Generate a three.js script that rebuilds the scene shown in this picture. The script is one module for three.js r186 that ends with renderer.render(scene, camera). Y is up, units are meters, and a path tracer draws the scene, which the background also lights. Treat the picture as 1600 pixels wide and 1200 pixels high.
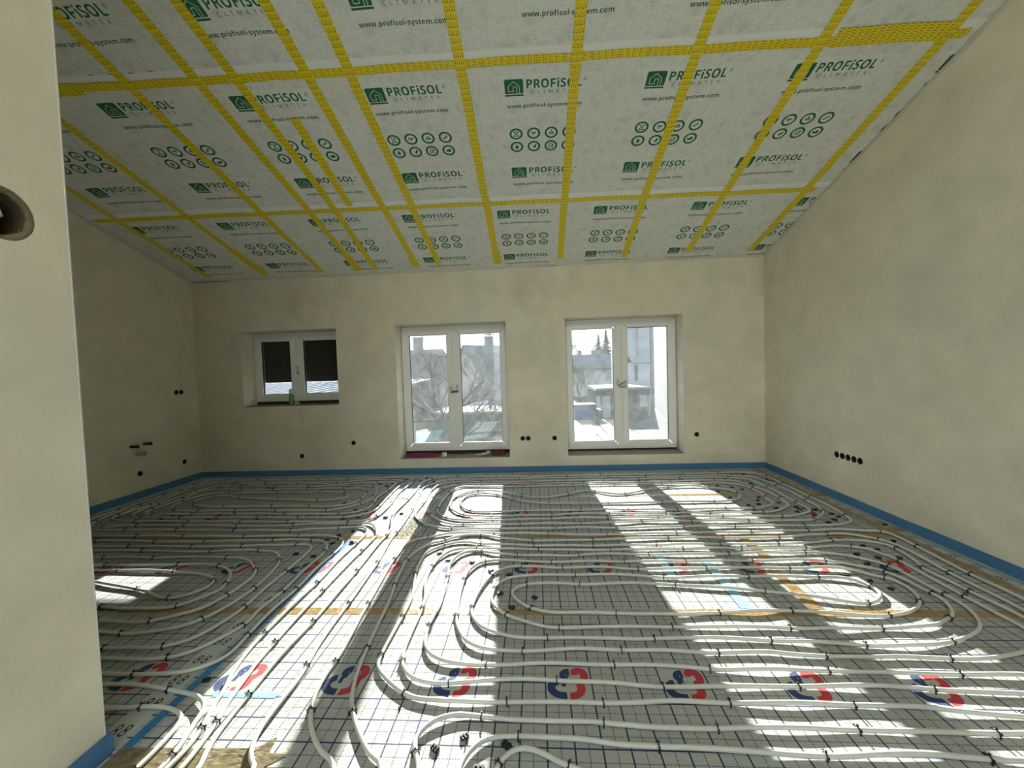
import * as THREE from 'three';
import { mergeGeometries } from 'three/addons/utils/BufferGeometryUtils.js';
import { RoundedBoxGeometry } from 'three/addons/geometries/RoundedBoxGeometry.js';
import { ImprovedNoise } from 'three/addons/math/ImprovedNoise.js';

// ---------- camera, sky, sun, exposure ----------
const scene = new THREE.Scene();
const camera = new THREE.PerspectiveCamera(87.3, 4 / 3, 0.05, 400);
camera.position.set(0, 1.381, 5.315);
camera.rotation.set(-0.0385, 0.0610, -0.0323, 'YXZ');
const SKY_HORIZON = [1.62, 1.74, 1.80], SKY_ZENITH = [0.92, 1.10, 1.36], SKY_GAIN = 0.92;
const SUN_DIR = new THREE.Vector3(-0.068, 0.385, -1).normalize();   // towards the sun
const SUN = 14.8, SUN_COLOR = [1, 0.955, 0.86], EXPOSURE = 2.75;
{
  const W = 256, H = 128, d = new Float32Array(W * H * 4);
  for (let y = 0; y < H; y++) {
    const el = ((y + 0.5) / H - 0.5) * Math.PI, t = Math.pow(Math.max(0, Math.sin(el)), 0.55);
    for (let x = 0; x < W; x++) for (let c = 0; c < 4; c++) d[(y * W + x) * 4 + c] = c === 3 ? 1 : SKY_GAIN * (SKY_HORIZON[c] * (1 - t) + SKY_ZENITH[c] * t) * (el < 0 ? 0.45 : 1);
  }
  const sky = new THREE.DataTexture(d, W, H, THREE.RGBAFormat, THREE.FloatType);
  sky.mapping = THREE.EquirectangularReflectionMapping; sky.magFilter = THREE.LinearFilter; sky.needsUpdate = true;
  scene.background = sky;
}
const sun = new THREE.DirectionalLight(new THREE.Color().setRGB(...SUN_COLOR), SUN);
sun.name = 'sun'; sun.position.copy(SUN_DIR).multiplyScalar(40); sun.target.position.set(0, 0, 0);
sun.castShadow = true; sun.shadow.mapSize.set(4096, 4096);
Object.assign(sun.shadow.camera, { left: -30, right: 30, top: 30, bottom: -30, near: 1, far: 120 });
scene.add(sun, sun.target);
const renderer = new THREE.WebGLRenderer({ antialias: true });
renderer.shadowMap.enabled = true;
renderer.toneMapping = THREE.LinearToneMapping;
renderer.toneMappingExposure = EXPOSURE;

// ---------- helpers ----------
let seed = 20240315;
function rnd() { seed |= 0; seed = (seed + 0x6D2B79F5) | 0; let t = Math.imul(seed ^ (seed >>> 15), 1 | seed); t = (t + Math.imul(t ^ (t >>> 7), 61 | t)) ^ t; return ((t ^ (t >>> 14)) >>> 0) / 4294967296; }
const rr = (a, b) => a + (b - a) * rnd();
const PN = new ImprovedNoise();
const noise = (x, y, z = 0) => PN.noise(x + 57.3, y + 31.7, z + 11.1);
const fbm = (x, y, o = 4, z = 0) => { let s = 0, a = 0.5; for (let i = 0; i < o; i++, a *= 0.5, x *= 2.03, y *= 2.03) s += a * noise(x, y, z + i * 7.7); return s; };
const used = {};
function numbered(n) { const k = used[n] = (used[n] ?? -1) + 1; return k ? n + '_' + String(k).padStart(3, '0') : n; }
function tag(o, label, category, group) { o.userData.label = label; if (category) o.userData.category = category; if (group) o.userData.group = group; return o; }
function shade(o) { o.castShadow = o.receiveShadow = true; return o; }
function mesh(name, geo, mat, parent = scene) { const m = shade(new THREE.Mesh(geo, mat)); m.name = numbered(name); parent.add(m); return m; }
function thing(name, label, category, pos = [0, 0, 0], group, turn = 0) { const g = new THREE.Group(); g.name = numbered(name); g.position.set(...pos); g.rotation.y = turn; scene.add(g); return tag(g, label, category, group); }
function struct(name, parent = scene) { const g = new THREE.Group(); g.name = numbered(name); g.userData.kind = 'structure'; parent.add(g); return g; }
function kind(o, k) { o.userData.kind = k; return o; }
const merge = (a) => mergeGeometries(a.map((g) => { const h = g.index ? g.toNonIndexed() : g; for (const k of Object.keys(h.attributes)) if (!['position', 'normal', 'uv'].includes(k)) h.deleteAttribute(k); return h; }));
function box(w, h, d, x = 0, y = 0, z = 0) { const g = new THREE.BoxGeometry(w, h, d); g.translate(x, y, z); return g; }
function rbox(w, h, d, r, x = 0, y = 0, z = 0, seg = 1) { const g = new RoundedBoxGeometry(w, h, d, seg, r); g.translate(x, y, z); return g; }
function cyl(r0, r1, h, n = 16, x = 0, y = 0, z = 0) { const g = new THREE.CylinderGeometry(r0, r1, h, n); g.translate(x, y, z); return g; }
function uvPlanar(g, fu) { const p = g.attributes.position, uv = new Float32Array(p.count * 2); for (let i = 0; i < p.count; i++) { const [u, v] = fu(p.getX(i), p.getY(i), p.getZ(i)); uv[2 * i] = u; uv[2 * i + 1] = v; } g.setAttribute('uv', new THREE.BufferAttribute(uv, 2)); return g; }
function uvBox(g) {   // metres, by dominant normal
  const h = g.index ? g.toNonIndexed() : g; const p = h.attributes.position, n = h.attributes.normal, uv = new Float32Array(p.count * 2);
  for (let i = 0; i < p.count; i++) { const ax = Math.abs(n.getX(i)), ay = Math.abs(n.getY(i)), az = Math.abs(n.getZ(i)); const [u, v] = ax > ay && ax > az ? [p.getZ(i), p.getY(i)] : ay > az ? [p.getX(i), p.getZ(i)] : [p.getX(i), p.getY(i)]; uv[2 * i] = u; uv[2 * i + 1] = v; }
  h.setAttribute('uv', new THREE.BufferAttribute(uv, 2)); return h;
}
function dataTex(w, h, fn, rx, ry, srgb) {
  const d = new Uint8Array(w * h * 4);
  for (let y = 0; y < h; y++) for (let x = 0; x < w; x++) { const c = fn(x / w, y / h, x, y), i = (y * w + x) * 4; for (let k = 0; k < 3; k++) d[i + k] = Math.max(0, Math.min(255, Math.round((Array.isArray(c) ? c[k] : c) * 255))); d[i + 3] = 255; }
  const t = new THREE.DataTexture(d, w, h); t.wrapS = t.wrapT = THREE.RepeatWrapping; t.magFilter = THREE.LinearFilter; t.minFilter = THREE.LinearMipmapLinearFilter; t.generateMipmaps = true;
  t.repeat.set(1 / rx, 1 / ry); if (srgb) t.colorSpace = THREE.SRGBColorSpace; t.needsUpdate = true; return t;
}
function canvasTex(w, h, draw, rx, ry) {
  const c = document.createElement('canvas'); c.width = w; c.height = h; const g = c.getContext('2d'); draw(g, w, h);
  const t = new THREE.CanvasTexture(c); t.wrapS = t.wrapT = THREE.RepeatWrapping; t.colorSpace = THREE.SRGBColorSpace; t.repeat.set(1 / rx, 1 / ry); t.anisotropy = 8; return t;
}
// tileable fbm: blend of four shifted copies
function tfbm(u, v, f, o, z) { const a = fbm(u * f, v * f, o, z), b = fbm((u - 1) * f, v * f, o, z), c = fbm(u * f, (v - 1) * f, o, z), d = fbm((u - 1) * f, (v - 1) * f, o, z); return (a * (1 - u) + b * u) * (1 - v) + (c * (1 - u) + d * u) * v; }
const std = (o) => new THREE.MeshStandardMaterial(o);
const phys = (o) => new THREE.MeshPhysicalMaterial(o);
const lin = (r, g, b) => new THREE.Color().setRGB(r, g, b);

// ---------- materials ----------
const plasterMap = dataTex(512, 512, (u, v) => { const a = tfbm(u, v, 5, 5, 1), b = tfbm(u, v, 14, 4, 5), s = 0.965 + a * 0.11 + b * 0.09 + (rnd() - 0.5) * 0.018, w = tfbm(u, v, 3, 3, 9) * 0.07; return [0.878 * s + w * 0.6, 0.852 * s + w * 0.1, 0.778 * s - w * 0.5]; }, 3.1, 3.1, true);
const plasterBump = dataTex(512, 512, (u, v) => 0.5 + tfbm(u, v, 12, 5, 3) * 0.6 + (rnd() - 0.5) * 0.06, 1.3, 1.3);
const M = {
  plaster: std({ map: plasterMap, bumpMap: plasterBump, bumpScale: 0.003, roughness: 0.95 }),
  rough: std({ color: lin(0.45, 0.41, 0.34), map: plasterMap, bumpMap: plasterBump, bumpScale: 0.006, roughness: 1 }),
  sealant: std({ color: lin(0.56, 0.54, 0.46), roughness: 0.9 }),
  sill: std({ color: lin(0.20, 0.18, 0.14), bumpMap: plasterBump, bumpScale: 0.012, roughness: 1 }),
  bead: std({ color: lin(0.62, 0.61, 0.56), roughness: 0.7 }),
  darkgap: std({ color: lin(0.045, 0.035, 0.02), roughness: 1 }),
  clay: std({ color: lin(0.20, 0.16, 0.09), bumpMap: plasterBump, bumpScale: 0.01, roughness: 1 }),
  wool: std({ color: lin(0.42, 0.41, 0.40), bumpMap: plasterBump, bumpScale: 0.02, roughness: 1 }),
  pvc: std({ color: lin(0.80, 0.80, 0.77), roughness: 0.38 }),
  gasket: std({ color: lin(0.02, 0.02, 0.02), roughness: 0.7 }),
  spacer: std({ color: lin(0.16, 0.16, 0.16), roughness: 0.5 }),
  glass: phys({ color: lin(0.73, 0.755, 0.755), transmission: 1, thickness: 0, roughness: 0, ior: 1.5 }),
  clear: phys({ color: lin(0.95, 0.97, 0.96), transmission: 1, thickness: 0, roughness: 0, ior: 1.5 }),
  pipe: std({ color: lin(0.56, 0.565, 0.52), roughness: 0.4 }),
  clip: std({ color: lin(0.012, 0.012, 0.014), roughness: 0.45 }),
  loose: std({ color: lin(0.02, 0.02, 0.022), roughness: 0.35 }),
  blue: std({ color: lin(0.065, 0.19, 0.37), bumpMap: plasterBump, bumpScale: 0.006, roughness: 0.75 }),
  film: phys({ color: lin(0.72, 0.80, 0.84), roughness: 0.35, transmission: 0.25, thickness: 0, bumpMap: plasterBump, bumpScale: 0.02 }),
  slab: std({ color: lin(0.3, 0.29, 0.27), roughness: 1 }),
  socket: std({ color: lin(0.012, 0.012, 0.012), roughness: 0.6 }),
  chrome: std({ color: lin(0.06, 0.06, 0.07), roughness: 0.35, metalness: 0.6 }),
  whitepipe: std({ color: lin(0.55, 0.53, 0.46), roughness: 0.5 }),
  handle: std({ color: lin(0.025, 0.025, 0.025), roughness: 0.4 }),
  wrap: phys({ color: lin(0.85, 0.85, 0.80), roughness: 0.25, transmission: 0.4, thickness: 0 }),
  shutter: std({ color: lin(0.010, 0.010, 0.011), roughness: 0.55 }),
  steel: std({ color: lin(0.3, 0.3, 0.3), metalness: 0.8, roughness: 0.4 }),
};
// dusty film on the panes, speckled
const dustAlpha = dataTex(512, 512, (u, v) => { const s = rnd(); return 0.065 + 0.09 * tfbm(u, v, 4, 4, 21) + (s > 0.94 ? 0.16 : 0) * (0.6 + tfbm(u, v, 9, 3, 27)) + (rnd() - 0.5) * 0.05; }, 0.42, 0.42);
M.dust = phys({ color: lin(0.86, 0.90, 0.92), roughness: 1, transmission: 0.5, thickness: 0, transparent: true, opacity: 1, alphaMap: dustAlpha });

// ceiling membrane print
const GREEN = '#1f6b45';
function drawMembrane(g, W, H) {
  const PX = W / 1.016, PY = H / 0.814;
  g.fillStyle = '#e9ebe3'; g.fillRect(0, 0, W, H);
  for (let i = 0; i < 5200; i++) { const y = rnd() * H, x = rnd() * W, L = rr(8, 60); g.fillStyle = rnd() > 0.5 ? 'rgba(236,239,231,0.5)' : 'rgba(98,103,93,0.30)'; g.fillRect(x, y, L, 1.3); }
  for (let i = 0; i < 5200; i++) { const y = rnd() * H, x = rnd() * W, L = rr(8, 60); g.fillStyle = rnd() > 0.5 ? 'rgba(236,239,231,0.48)' : 'rgba(98,103,94,0.31)'; g.fillRect(x, y, 1.3, L); }
  for (let i = 0; i < 260; i++) { const gx = rnd() * W, gy = rnd() * H, q = rr(20, 90); const gr = g.createRadialGradient(gx, gy, 0, gx, gy, q), l = rnd() > 0.5; gr.addColorStop(0, l ? 'rgba(235,238,230,0.09)' : 'rgba(100,105,96,0.07)'); gr.addColorStop(1, l ? 'rgba(235,238,230,0)' : 'rgba(100,105,96,0)'); g.fillStyle = gr; g.fillRect(gx - q, gy - q, 2 * q, 2 * q); }
  for (let i = 0; i < 900; i++) { g.fillStyle = 'rgba(70,74,66,' + rr(0.12, 0.4) + ')'; g.fillRect(rnd() * W, rnd() * H, rr(3, 9), 1.6); }
  for (let y = 9; y < H; y += 12.6) for (let x = 0; x < W; x += 12.6) { g.fillStyle = 'rgba(95,100,92,0.16)'; g.fillRect(x, y, 4, 1); g.fillRect(x + 6, y - 5, 1, 4); }
  g.setTransform(PX, 0, 0, PY, 0, 0); g.lineCap = 'butt'; g.lineJoin = 'round';
  const x0 = 0.02, y0 = 0.03;
  g.fillStyle = GREEN; g.strokeStyle = '#c3c8bd';
  // emblem: house in a square on a bar
  g.beginPath(); g.roundRect(x0, y0, 0.136, 0.108, 0.012); g.fill(); g.fillRect(x0 - 0.001, y0 + 0.114, 0.138, 0.013);
  g.lineWidth = 0.006; g.beginPath(); g.moveTo(x0 + 0.026, y0 + 0.092); g.lineTo(x0 + 0.026, y0 + 0.052); g.lineTo(x0 + 0.066, y0 + 0.017); g.lineTo(x0 + 0.107, y0 + 0.052); g.lineTo(x0 + 0.107, y0 + 0.108); g.stroke();
  g.beginPath(); g.moveTo(x0 + 0.026, y0 + 0.092); g.lineTo(x0 + 0.062, y0 + 0.092); g.lineTo(x0 + 0.062, y0 + 0.056); g.lineTo(x0 + 0.088, y0 + 0.056); g.lineTo(x0 + 0.088, y0 + 0.108); g.stroke();
  const text = (s, x, y, h, w, weight, col, sp = 0) => { g.save(); g.translate(x, y); g.scale(0.001, 0.001); g.font = weight + ' 100px sans-serif'; g.fillStyle = col; let tw = 0; const ch = sp ? [...s] : [s]; for (const c of ch) tw += g.measureText(c).width + sp; const k = h / 0.072; g.scale((w * 1000) / (tw - sp), k); let px = 0; for (const c of ch) { g.fillText(c, px, 0); px += g.measureText(c).width + sp; } g.restore(); };
  text('PROFiSOL', x0 + 0.152, y0 + 0.071, 0.066, 0.408, 'bold', GREEN);
  text('®', x0 + 0.566, y0 + 0.033, 0.026, 0.024, 'normal', GREEN);
  text('CLIMATEX', x0 + 0.192, y0 + 0.113, 0.026, 0.338, 'normal', '#3f6a52', 60);
  text('www.profisol-system.com', x0 + 0.006, y0 + 0.222, 0.030, 0.568, 'bold', '#2d5f47');
  // round pictograms
  const glyph = [
    (s) => { g.beginPath(); g.moveTo(-s, -s); g.lineTo(s, -s); g.lineTo(-s, s); g.lineTo(s, s); g.closePath(); g.stroke(); },
    (s) => { g.beginPath(); g.moveTo(0, s); g.lineTo(0, -0.2 * s); g.stroke(); g.beginPath(); g.arc(-0.5 * s, -0.3 * s, 0.35 * s, 0, 7); g.stroke(); g.beginPath(); g.arc(0.5 * s, -0.3 * s, 0.35 * s, 0, 7); g.stroke(); },
    (s) => { g.beginPath(); g.moveTo(-s, s * 0.5); g.lineTo(s, s * 0.5); g.moveTo(-0.6 * s, 0.2 * s); g.lineTo(0, -s); g.lineTo(0.7 * s, 0.2 * s); g.stroke(); g.fillRect(-1.1 * s, -0.1 * s, 2.2 * s, 0.3 * s); },
    (s) => { g.save(); g.rotate(-0.6); g.beginPath(); g.moveTo(-1.1 * s, 0); for (let i = 0; i < 7; i++) g.lineTo(-1.1 * s + (i + 0.5) * 0.31 * s, (i % 2 ? 1 : -1) * 0.3 * s); g.lineTo(1.1 * s, 0); g.stroke(); g.restore(); },
    (s) => { g.beginPath(); g.moveTo(0, -1.1 * s); g.quadraticCurveTo(1.1 * s, 0.5 * s, 0, s); g.quadraticCurveTo(-1.1 * s, 0.5 * s, 0, -1.1 * s); g.fill(); },
    (s) => { g.beginPath(); g.moveTo(-s, -0.4 * s); g.quadraticCurveTo(-0.1 * s, 0.1 * s, 0, s); g.quadraticCurveTo(1.2 * s, 0.2 * s, 0.9 * s, -s); g.quadraticCurveTo(0, -0.6 * s, 0, 0.2 * s); g.quadraticCurveTo(-0.3 * s, -0.4 * s, -s, -0.4 * s); g.fill(); },
    (s) => { g.strokeRect(-0.75 * s, -0.9 * s, 1.5 * s, 1.8 * s); g.beginPath(); g.moveTo(-0.4 * s, 0); g.lineTo(-0.05 * s, 0.45 * s); g.lineTo(0.6 * s, -0.6 * s); g.stroke(); },
    (s) => { g.beginPath(); g.moveTo(-1.1 * s, -0.5 * s); g.lineTo(-0.2 * s, -0.1 * s); g.lineTo(0.2 * s, -0.9 * s); g.lineTo(1.1 * s, -0.3 * s); g.lineTo(0.8 * s, 0.7 * s); g.lineTo(-0.9 * s, 0.7 * s); g.closePath(); g.fill(); },
  ];
  for (let k = 0; k < 8; k++) {
    g.save(); g.translate(x0 + 0.062 + 0.1435 * (k % 4), y0 + 0.455 + (k > 3 ? 0.131 : 0));
    g.strokeStyle = GREEN; g.fillStyle = GREEN; g.lineWidth = 0.016; g.beginPath(); g.arc(0, 0, 0.046, 0, 7); g.stroke(); g.lineWidth = 0.006; glyph[k](0.022); g.restore();
  }
  g.setTransform(1, 0, 0, 1, 0, 0);
}
const membraneMap = canvasTex(1536, 1232, drawMembrane, 1.016, 0.814);
const weaveBump = dataTex(256, 256, (u, v, x, y) => 0.5 + 0.22 * Math.sin(x * Math.PI / 2.0) * (0.6 + 0.4 * noise(x * 0.11, y * 0.5)) + 0.22 * Math.sin(y * Math.PI / 2.0) + 0.3 * tfbm(u, v, 9, 4, 2), 0.25, 0.25);
M.membrane = std({ map: membraneMap, bumpMap: weaveBump, bumpScale: 0.0012, roughness: 0.85 });
M.membraneEdge = std({ color: lin(0.90, 0.91, 0.88), bumpMap: plasterBump, bumpScale: 0.01, roughness: 0.6 });
const tapeMap = canvasTex(320, 190, (g, W, H) => {   // across = W (72 mm), along = H (43 mm)
  g.fillStyle = '#f2da22'; g.fillRect(0, 0, W, H);
  for (let i = 0; i < 260; i++) { g.fillStyle = rnd() > 0.5 ? 'rgba(246,226,70,0.4)' : 'rgba(176,156,10,0.3)'; g.fillRect(rnd() * W, rnd() * H, 2, rr(6, 30)); }
  g.lineCap = 'round';
  for (let c = 0; c < 5; c++) {
    const x = 12 + c * 64, y = 26 + (c % 2) * 14;
    g.strokeStyle = '#4a430f'; g.lineWidth = 7; g.beginPath(); g.moveTo(x, y); g.lineTo(x + 26, y + 108); g.stroke();
    g.fillStyle = '#1f1b08'; g.beginPath(); g.moveTo(x + 34, y + 138); g.lineTo(x + 12, y + 116); g.lineTo(x + 20, y + 92); g.lineTo(x + 40, y + 100); g.fill();
    g.strokeStyle = 'rgba(110,98,20,0.9)'; g.lineWidth = 4; g.beginPath(); g.moveTo(x + 20, y - 6); g.lineTo(x + 46, y + 96); g.stroke();
  }
}, 0.072, 0.043);
M.tape = std({ map: tapeMap, roughness: 0.42 });

// floor panel print: 1 m x 1 m, 10 cm lines, dashed 5 cm lines, two round emblems
function drawPanel(g, W, H) {
  g.fillStyle = '#a2a49f'; g.fillRect(0, 0, W, H);
  for (let i = 0; i < 9000; i++) { g.fillStyle = rnd() > 0.5 ? 'rgba(210,212,206,0.30)' : 'rgba(148,151,146,0.20)'; g.fillRect(rnd() * W, rnd() * H, rr(6, 46), rr(1, 2.4)); }
  g.setTransform(W, 0, 0, H, 0, 0);
  g.strokeStyle = '#2b2e52'; g.lineWidth = 0.0060;
  for (let i = 0; i <= 10; i++) { g.beginPath(); g.moveTo(i / 10, 0); g.lineTo(i / 10, 1); g.moveTo(0, i / 10); g.lineTo(1, i / 10); g.stroke(); }
  g.lineWidth = 0.0032; g.strokeStyle = '#2d3054'; g.setLineDash([0.006, 0.004]);
  for (let i = 0; i < 10; i++) { g.beginPath(); g.moveTo(i / 10 + 0.05, 0); g.lineTo(i / 10 + 0.05, 1); g.moveTo(0, i / 10 + 0.05); g.lineTo(1, i / 10 + 0.05); g.stroke(); }
  g.setLineDash([]);
  for (const cx of [0.1, 0.6]) {
    g.save(); g.translate(cx, 0.5); g.fillStyle = '#a7a9a3'; g.fillRect(-0.097, -0.097, 0.194, 0.194);
    const K = 0.088, B = '#263863', R = '#b0353c', PAPER = '#a7a9a3';
    g.scale(K, K); g.lineCap = 'butt';
    const line = (col, w, pts) => { g.strokeStyle = col; g.lineWidth = w; g.beginPath(); g.moveTo(pts[0], pts[1]); for (let i = 2; i < pts.length; i += 6) g.bezierCurveTo(...pts.slice(i, i + 6)); g.stroke(); };
    line(B, 0.30, [0.08, -0.80, -0.36, -0.78, -0.40, -0.30, -0.02, -0.26]); line(B, 0.16, [0.06, -0.62, -0.02, -0.62, -0.04, -0.48, 0.02, -0.42]);
    line(B, 0.20, [-0.24, -0.22, -0.24, -0.1, -0.24, 0.1, -0.24, 0.22]);
    line(B, 0.40, [-0.50, -0.12, -1.02, -0.02, -1.02, 0.80, -0.12, 0.76]);
    line(R, 0.40, [0.26, -0.52, 0.28, -0.92, 0.86, -0.90, 0.82, -0.44, 0.80, -0.16, 0.52, -0.12, 0.58, 0.16, 0.66, 0.48, 0.50, 0.78, 0.02, 0.77]);
    line(PAPER, 0.07, [0.14, -0.98, 0.13, -0.6, 0.13, -0.5, 0.13, -0.2]); line(PAPER, 0.07, [0.04, 0.5, -0.02, 0.7, -0.06, 0.85, -0.10, 1.0]); line(PAPER, 0.09, [0.46, -0.50, 0.60, -0.50, 0.56, -0.38, 0.60, -0.28]);
    g.restore();
  }
  g.setTransform(1, 0, 0, 1, 0, 0);
}
const panelMap = canvasTex(1280, 1280, drawPanel, 1, 1);
const panelBump = dataTex(512, 512, (u, v) => 0.5 + 0.5 * tfbm(u, v, 7, 3, 40) + 0.5 * tfbm(Math.min(u, 0.9999), v, 26, 3, 44), 0.5, 0.32);
M.panel = std({ map: panelMap, bumpMap: panelBump, bumpScale: 0.0035, roughness: 0.8 });
M.panelEdge = std({ color: lin(0.72, 0.72, 0.70), roughness: 0.9 });
const wrinkle = dataTex(256, 256, (u, v) => { const a = tfbm(u, v, 6, 4, 60); return 0.5 + 0.9 * Math.abs(tfbm(u, v, 4, 3, 66)) + 0.4 * a; }, 0.22, 0.12);
const tanMap = dataTex(256, 256, (u, v) => { const a = tfbm(u, v, 8, 4, 71), s = 0.9 + a * 0.55; return [0.635 * s, 0.525 * s, 0.34 * s]; }, 0.3, 0.3, true);
M.tan = std({ map: tanMap, bumpMap: wrinkle, bumpScale: 0.004, roughness: 0.3 });
M.tanPale = std({ map: tanMap, color: lin(0.58, 0.72, 1.05), bumpMap: wrinkle, bumpScale: 0.008, roughness: 0.25 });
M.bluetape = std({ color: lin(0.26, 0.50, 0.62), bumpMap: wrinkle, bumpScale: 0.003, roughness: 0.45 });
M.blueprint = std({ color: lin(0.03, 0.16, 0.36), bumpMap: wrinkle, bumpScale: 0.003, roughness: 0.5 });
const flapMap = canvasTex(256, 256, (g, W, H) => {
  g.fillStyle = '#b4b8b4'; g.fillRect(0, 0, W, H); g.strokeStyle = '#1b1d1f'; g.lineWidth = 13;
  for (const dx of [58, 150]) { g.save(); g.translate(dx + 20, 128); g.rotate(0.2); g.beginPath(); g.ellipse(0, -26, 22, 22, 0, 0, 7); g.moveTo(26, 22); g.ellipse(0, 22, 26, 24, 0, 0, 7); g.stroke(); g.restore(); }
}, 1, 1);
M.flap = std({ map: flapMap, roughness: 0.5, bumpMap: wrinkle, bumpScale: 0.004 });

// ---------- room shell ----------
const XL = -4.694, XR = 2.9055, ZB = 7.6, HC = 2.721, SL = 0.30, XP = -1.633, ZP = 3.971;
const ceilY = (z) => HC + SL * z;
const W1 = [-1.878, -0.383, 0.2, 2.012], W2 = [0.39, 1.89, 0.205, 2.015], W3 = [-4.043, -2.69, 0.964, 2.0];
const BOXES_BACK = [[-3.251, 0.271], [-2.514, 0.437], [-0.205, 0.448], [-0.131, 0.448], [0.216, 0.444], [2.049, 0.452]];
const BOXES_LEFT = [[0.339, 1.21], [0.269, 1.21], [0.285, 0.287], [0.887, 0.285]];          // z, y
const BOXES_RIGHT = [1.23, 1.301, 1.372, 1.443, 1.514].map((z) => [z, 0.44]);
const RB = 0.031;
const rectPath = (x0, x1, y0, y1) => { const p = new THREE.Path(); p.moveTo(x0, y0); p.lineTo(x0, y1); p.lineTo(x1, y1); p.lineTo(x1, y0); p.closePath(); return p; };
const circPath = (x, y, r) => { const p = new THREE.Path(); p.absarc(x, y, r, 0, Math.PI * 2, true); return p; };
const poly = (pts) => new THREE.Shape(pts.map(([a, b]) => new THREE.Vector2(a, b)));
const extr = (sh, d, seg = 20) => new THREE.ExtrudeGeometry(sh, { depth: d, bevelEnabled: false, curveSegments: seg });
{
  const wall = struct('wall_back');
  const top = ceilY(0) + 0.02, base = [[XL - 0.3, -0.3], [XR + 0.3, -0.3], [XR + 0.3, top], [XL - 0.3, top]];
  const s1 = poly(base); for (const w of [W1, W2, W3]) s1.holes.push(rectPath(...w)); for (const [x, y] of BOXES_BACK) s1.holes.push(circPath(x, y, RB));
  const g1 = extr(s1, 0.07); g1.translate(0, 0, -0.07);
  const s2 = poly(base); for (const w of [W1, W2, W3]) s2.holes.push(rectPath(...w));
  const g2 = extr(s2, 0.31); g2.translate(0, 0, -0.38);
  mesh('plastered_wall', uvBox(merge([g1, g2])), M.plaster, wall);
}
function sideWall(name, x, dir, holes) {      // profile in (z, y), extruded outwards along x
  const wall = struct(name);
  const base = [[-0.38, -0.3], [ZB, -0.3], [ZB, ceilY(ZB) + 0.02], [-0.38, ceilY(-0.38) + 0.02]];
  const s1 = poly(base); for (const [z, y] of holes) s1.holes.push(circPath(z, y, RB));
  const put = (g, off) => { g.rotateY(-Math.PI / 2); g.translate(x + off, 0, 0); return g; };   // shape x -> +z, extrusion -> -x
  const a = put(extr(s1, 0.07), dir < 0 ? 0 : 0.07), b = put(extr(poly(base), 0.2), dir < 0 ? -0.07 : 0.27);
  mesh('plastered_wall', uvBox(merge([a, b])), M.plaster, wall);
}
sideWall('wall_left', XL, -1, BOXES_LEFT);
sideWall('wall_right', XR, 1, BOXES_RIGHT);
{
  // the near wall that cuts into the room on the left, with a core-drilled hole
  const wall = struct('wall_partition'), HZ = 4.145, HY = 1.914, HR = 0.083;
  const base = [[ZP, -0.05], [ZB, -0.05], [ZB, ceilY(ZB) + 0.02], [ZP, ceilY(ZP) + 0.02]];
  const s = poly(base); s.holes.push(circPath(HZ, HY, HR));
  const a = extr(s, 0.14, 40); a.rotateY(-Math.PI / 2); a.translate(XP, 0, 0);
  const b = extr(poly(base), 2.9); b.rotateY(-Math.PI / 2); b.translate(XP - 0.14, 0, 0);
  mesh('plastered_wall', uvBox(merge([a, b])), M.plaster, wall);
  mesh('corner_bead', box(0.004, ceilY(ZP), 0.004, XP, ceilY(ZP) / 2, ZP), M.bead, wall);
  // broken edge of the drilled hole
  const ring = new THREE.TorusGeometry(HR - 0.006, 0.012, 8, 44); const p = ring.attributes.position;
  for (let i = 0; i < p.count; i++) { const k = 1 + 0.09 * noise(p.getX(i) * 40, p.getY(i) * 40, 3); p.setXYZ(i, p.getX(i) * k, p.getY(i) * k, p.getZ(i) * 0.9 - 0.010 + 0.004 * noise(p.getX(i) * 60, p.getY(i) * 60, 8)); }
  ring.computeVertexNormals(); ring.rotateY(Math.PI / 2); ring.translate(XP - 0.004, HY, HZ); mesh('hole_rim', ring, M.clay, wall);
  const t = new THREE.CylinderGeometry(HR, HR, 0.13, 40, 1, true); t.rotateZ(Math.PI / 2); t.translate(XP - 0.075, HY, HZ); mesh('hole_lining', t, M.clay, wall);
  const pl = thing('insulation_plug', 'ragged grey mineral wool stuffed into the round drilled hole of the near wall', 'insulation', [XP - 0.06, HY, HZ + 0.022]);
  const sg = new THREE.IcosahedronGeometry(0.047, 5), q = sg.attributes.position;
  for (let i = 0; i < q.count; i++) { const x = q.getX(i), y = q.getY(i), z = q.getZ(i), k = 1 + 0.5 * noise(x * 42, y * 42, z * 42) + 0.25 * noise(x * 110, y * 110, z * 110); q.setXYZ(i, x * k, y * k, z * k); }
  sg.computeVertexNormals(); mesh('wool_tuft', sg, M.wool, pl);
}
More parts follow.
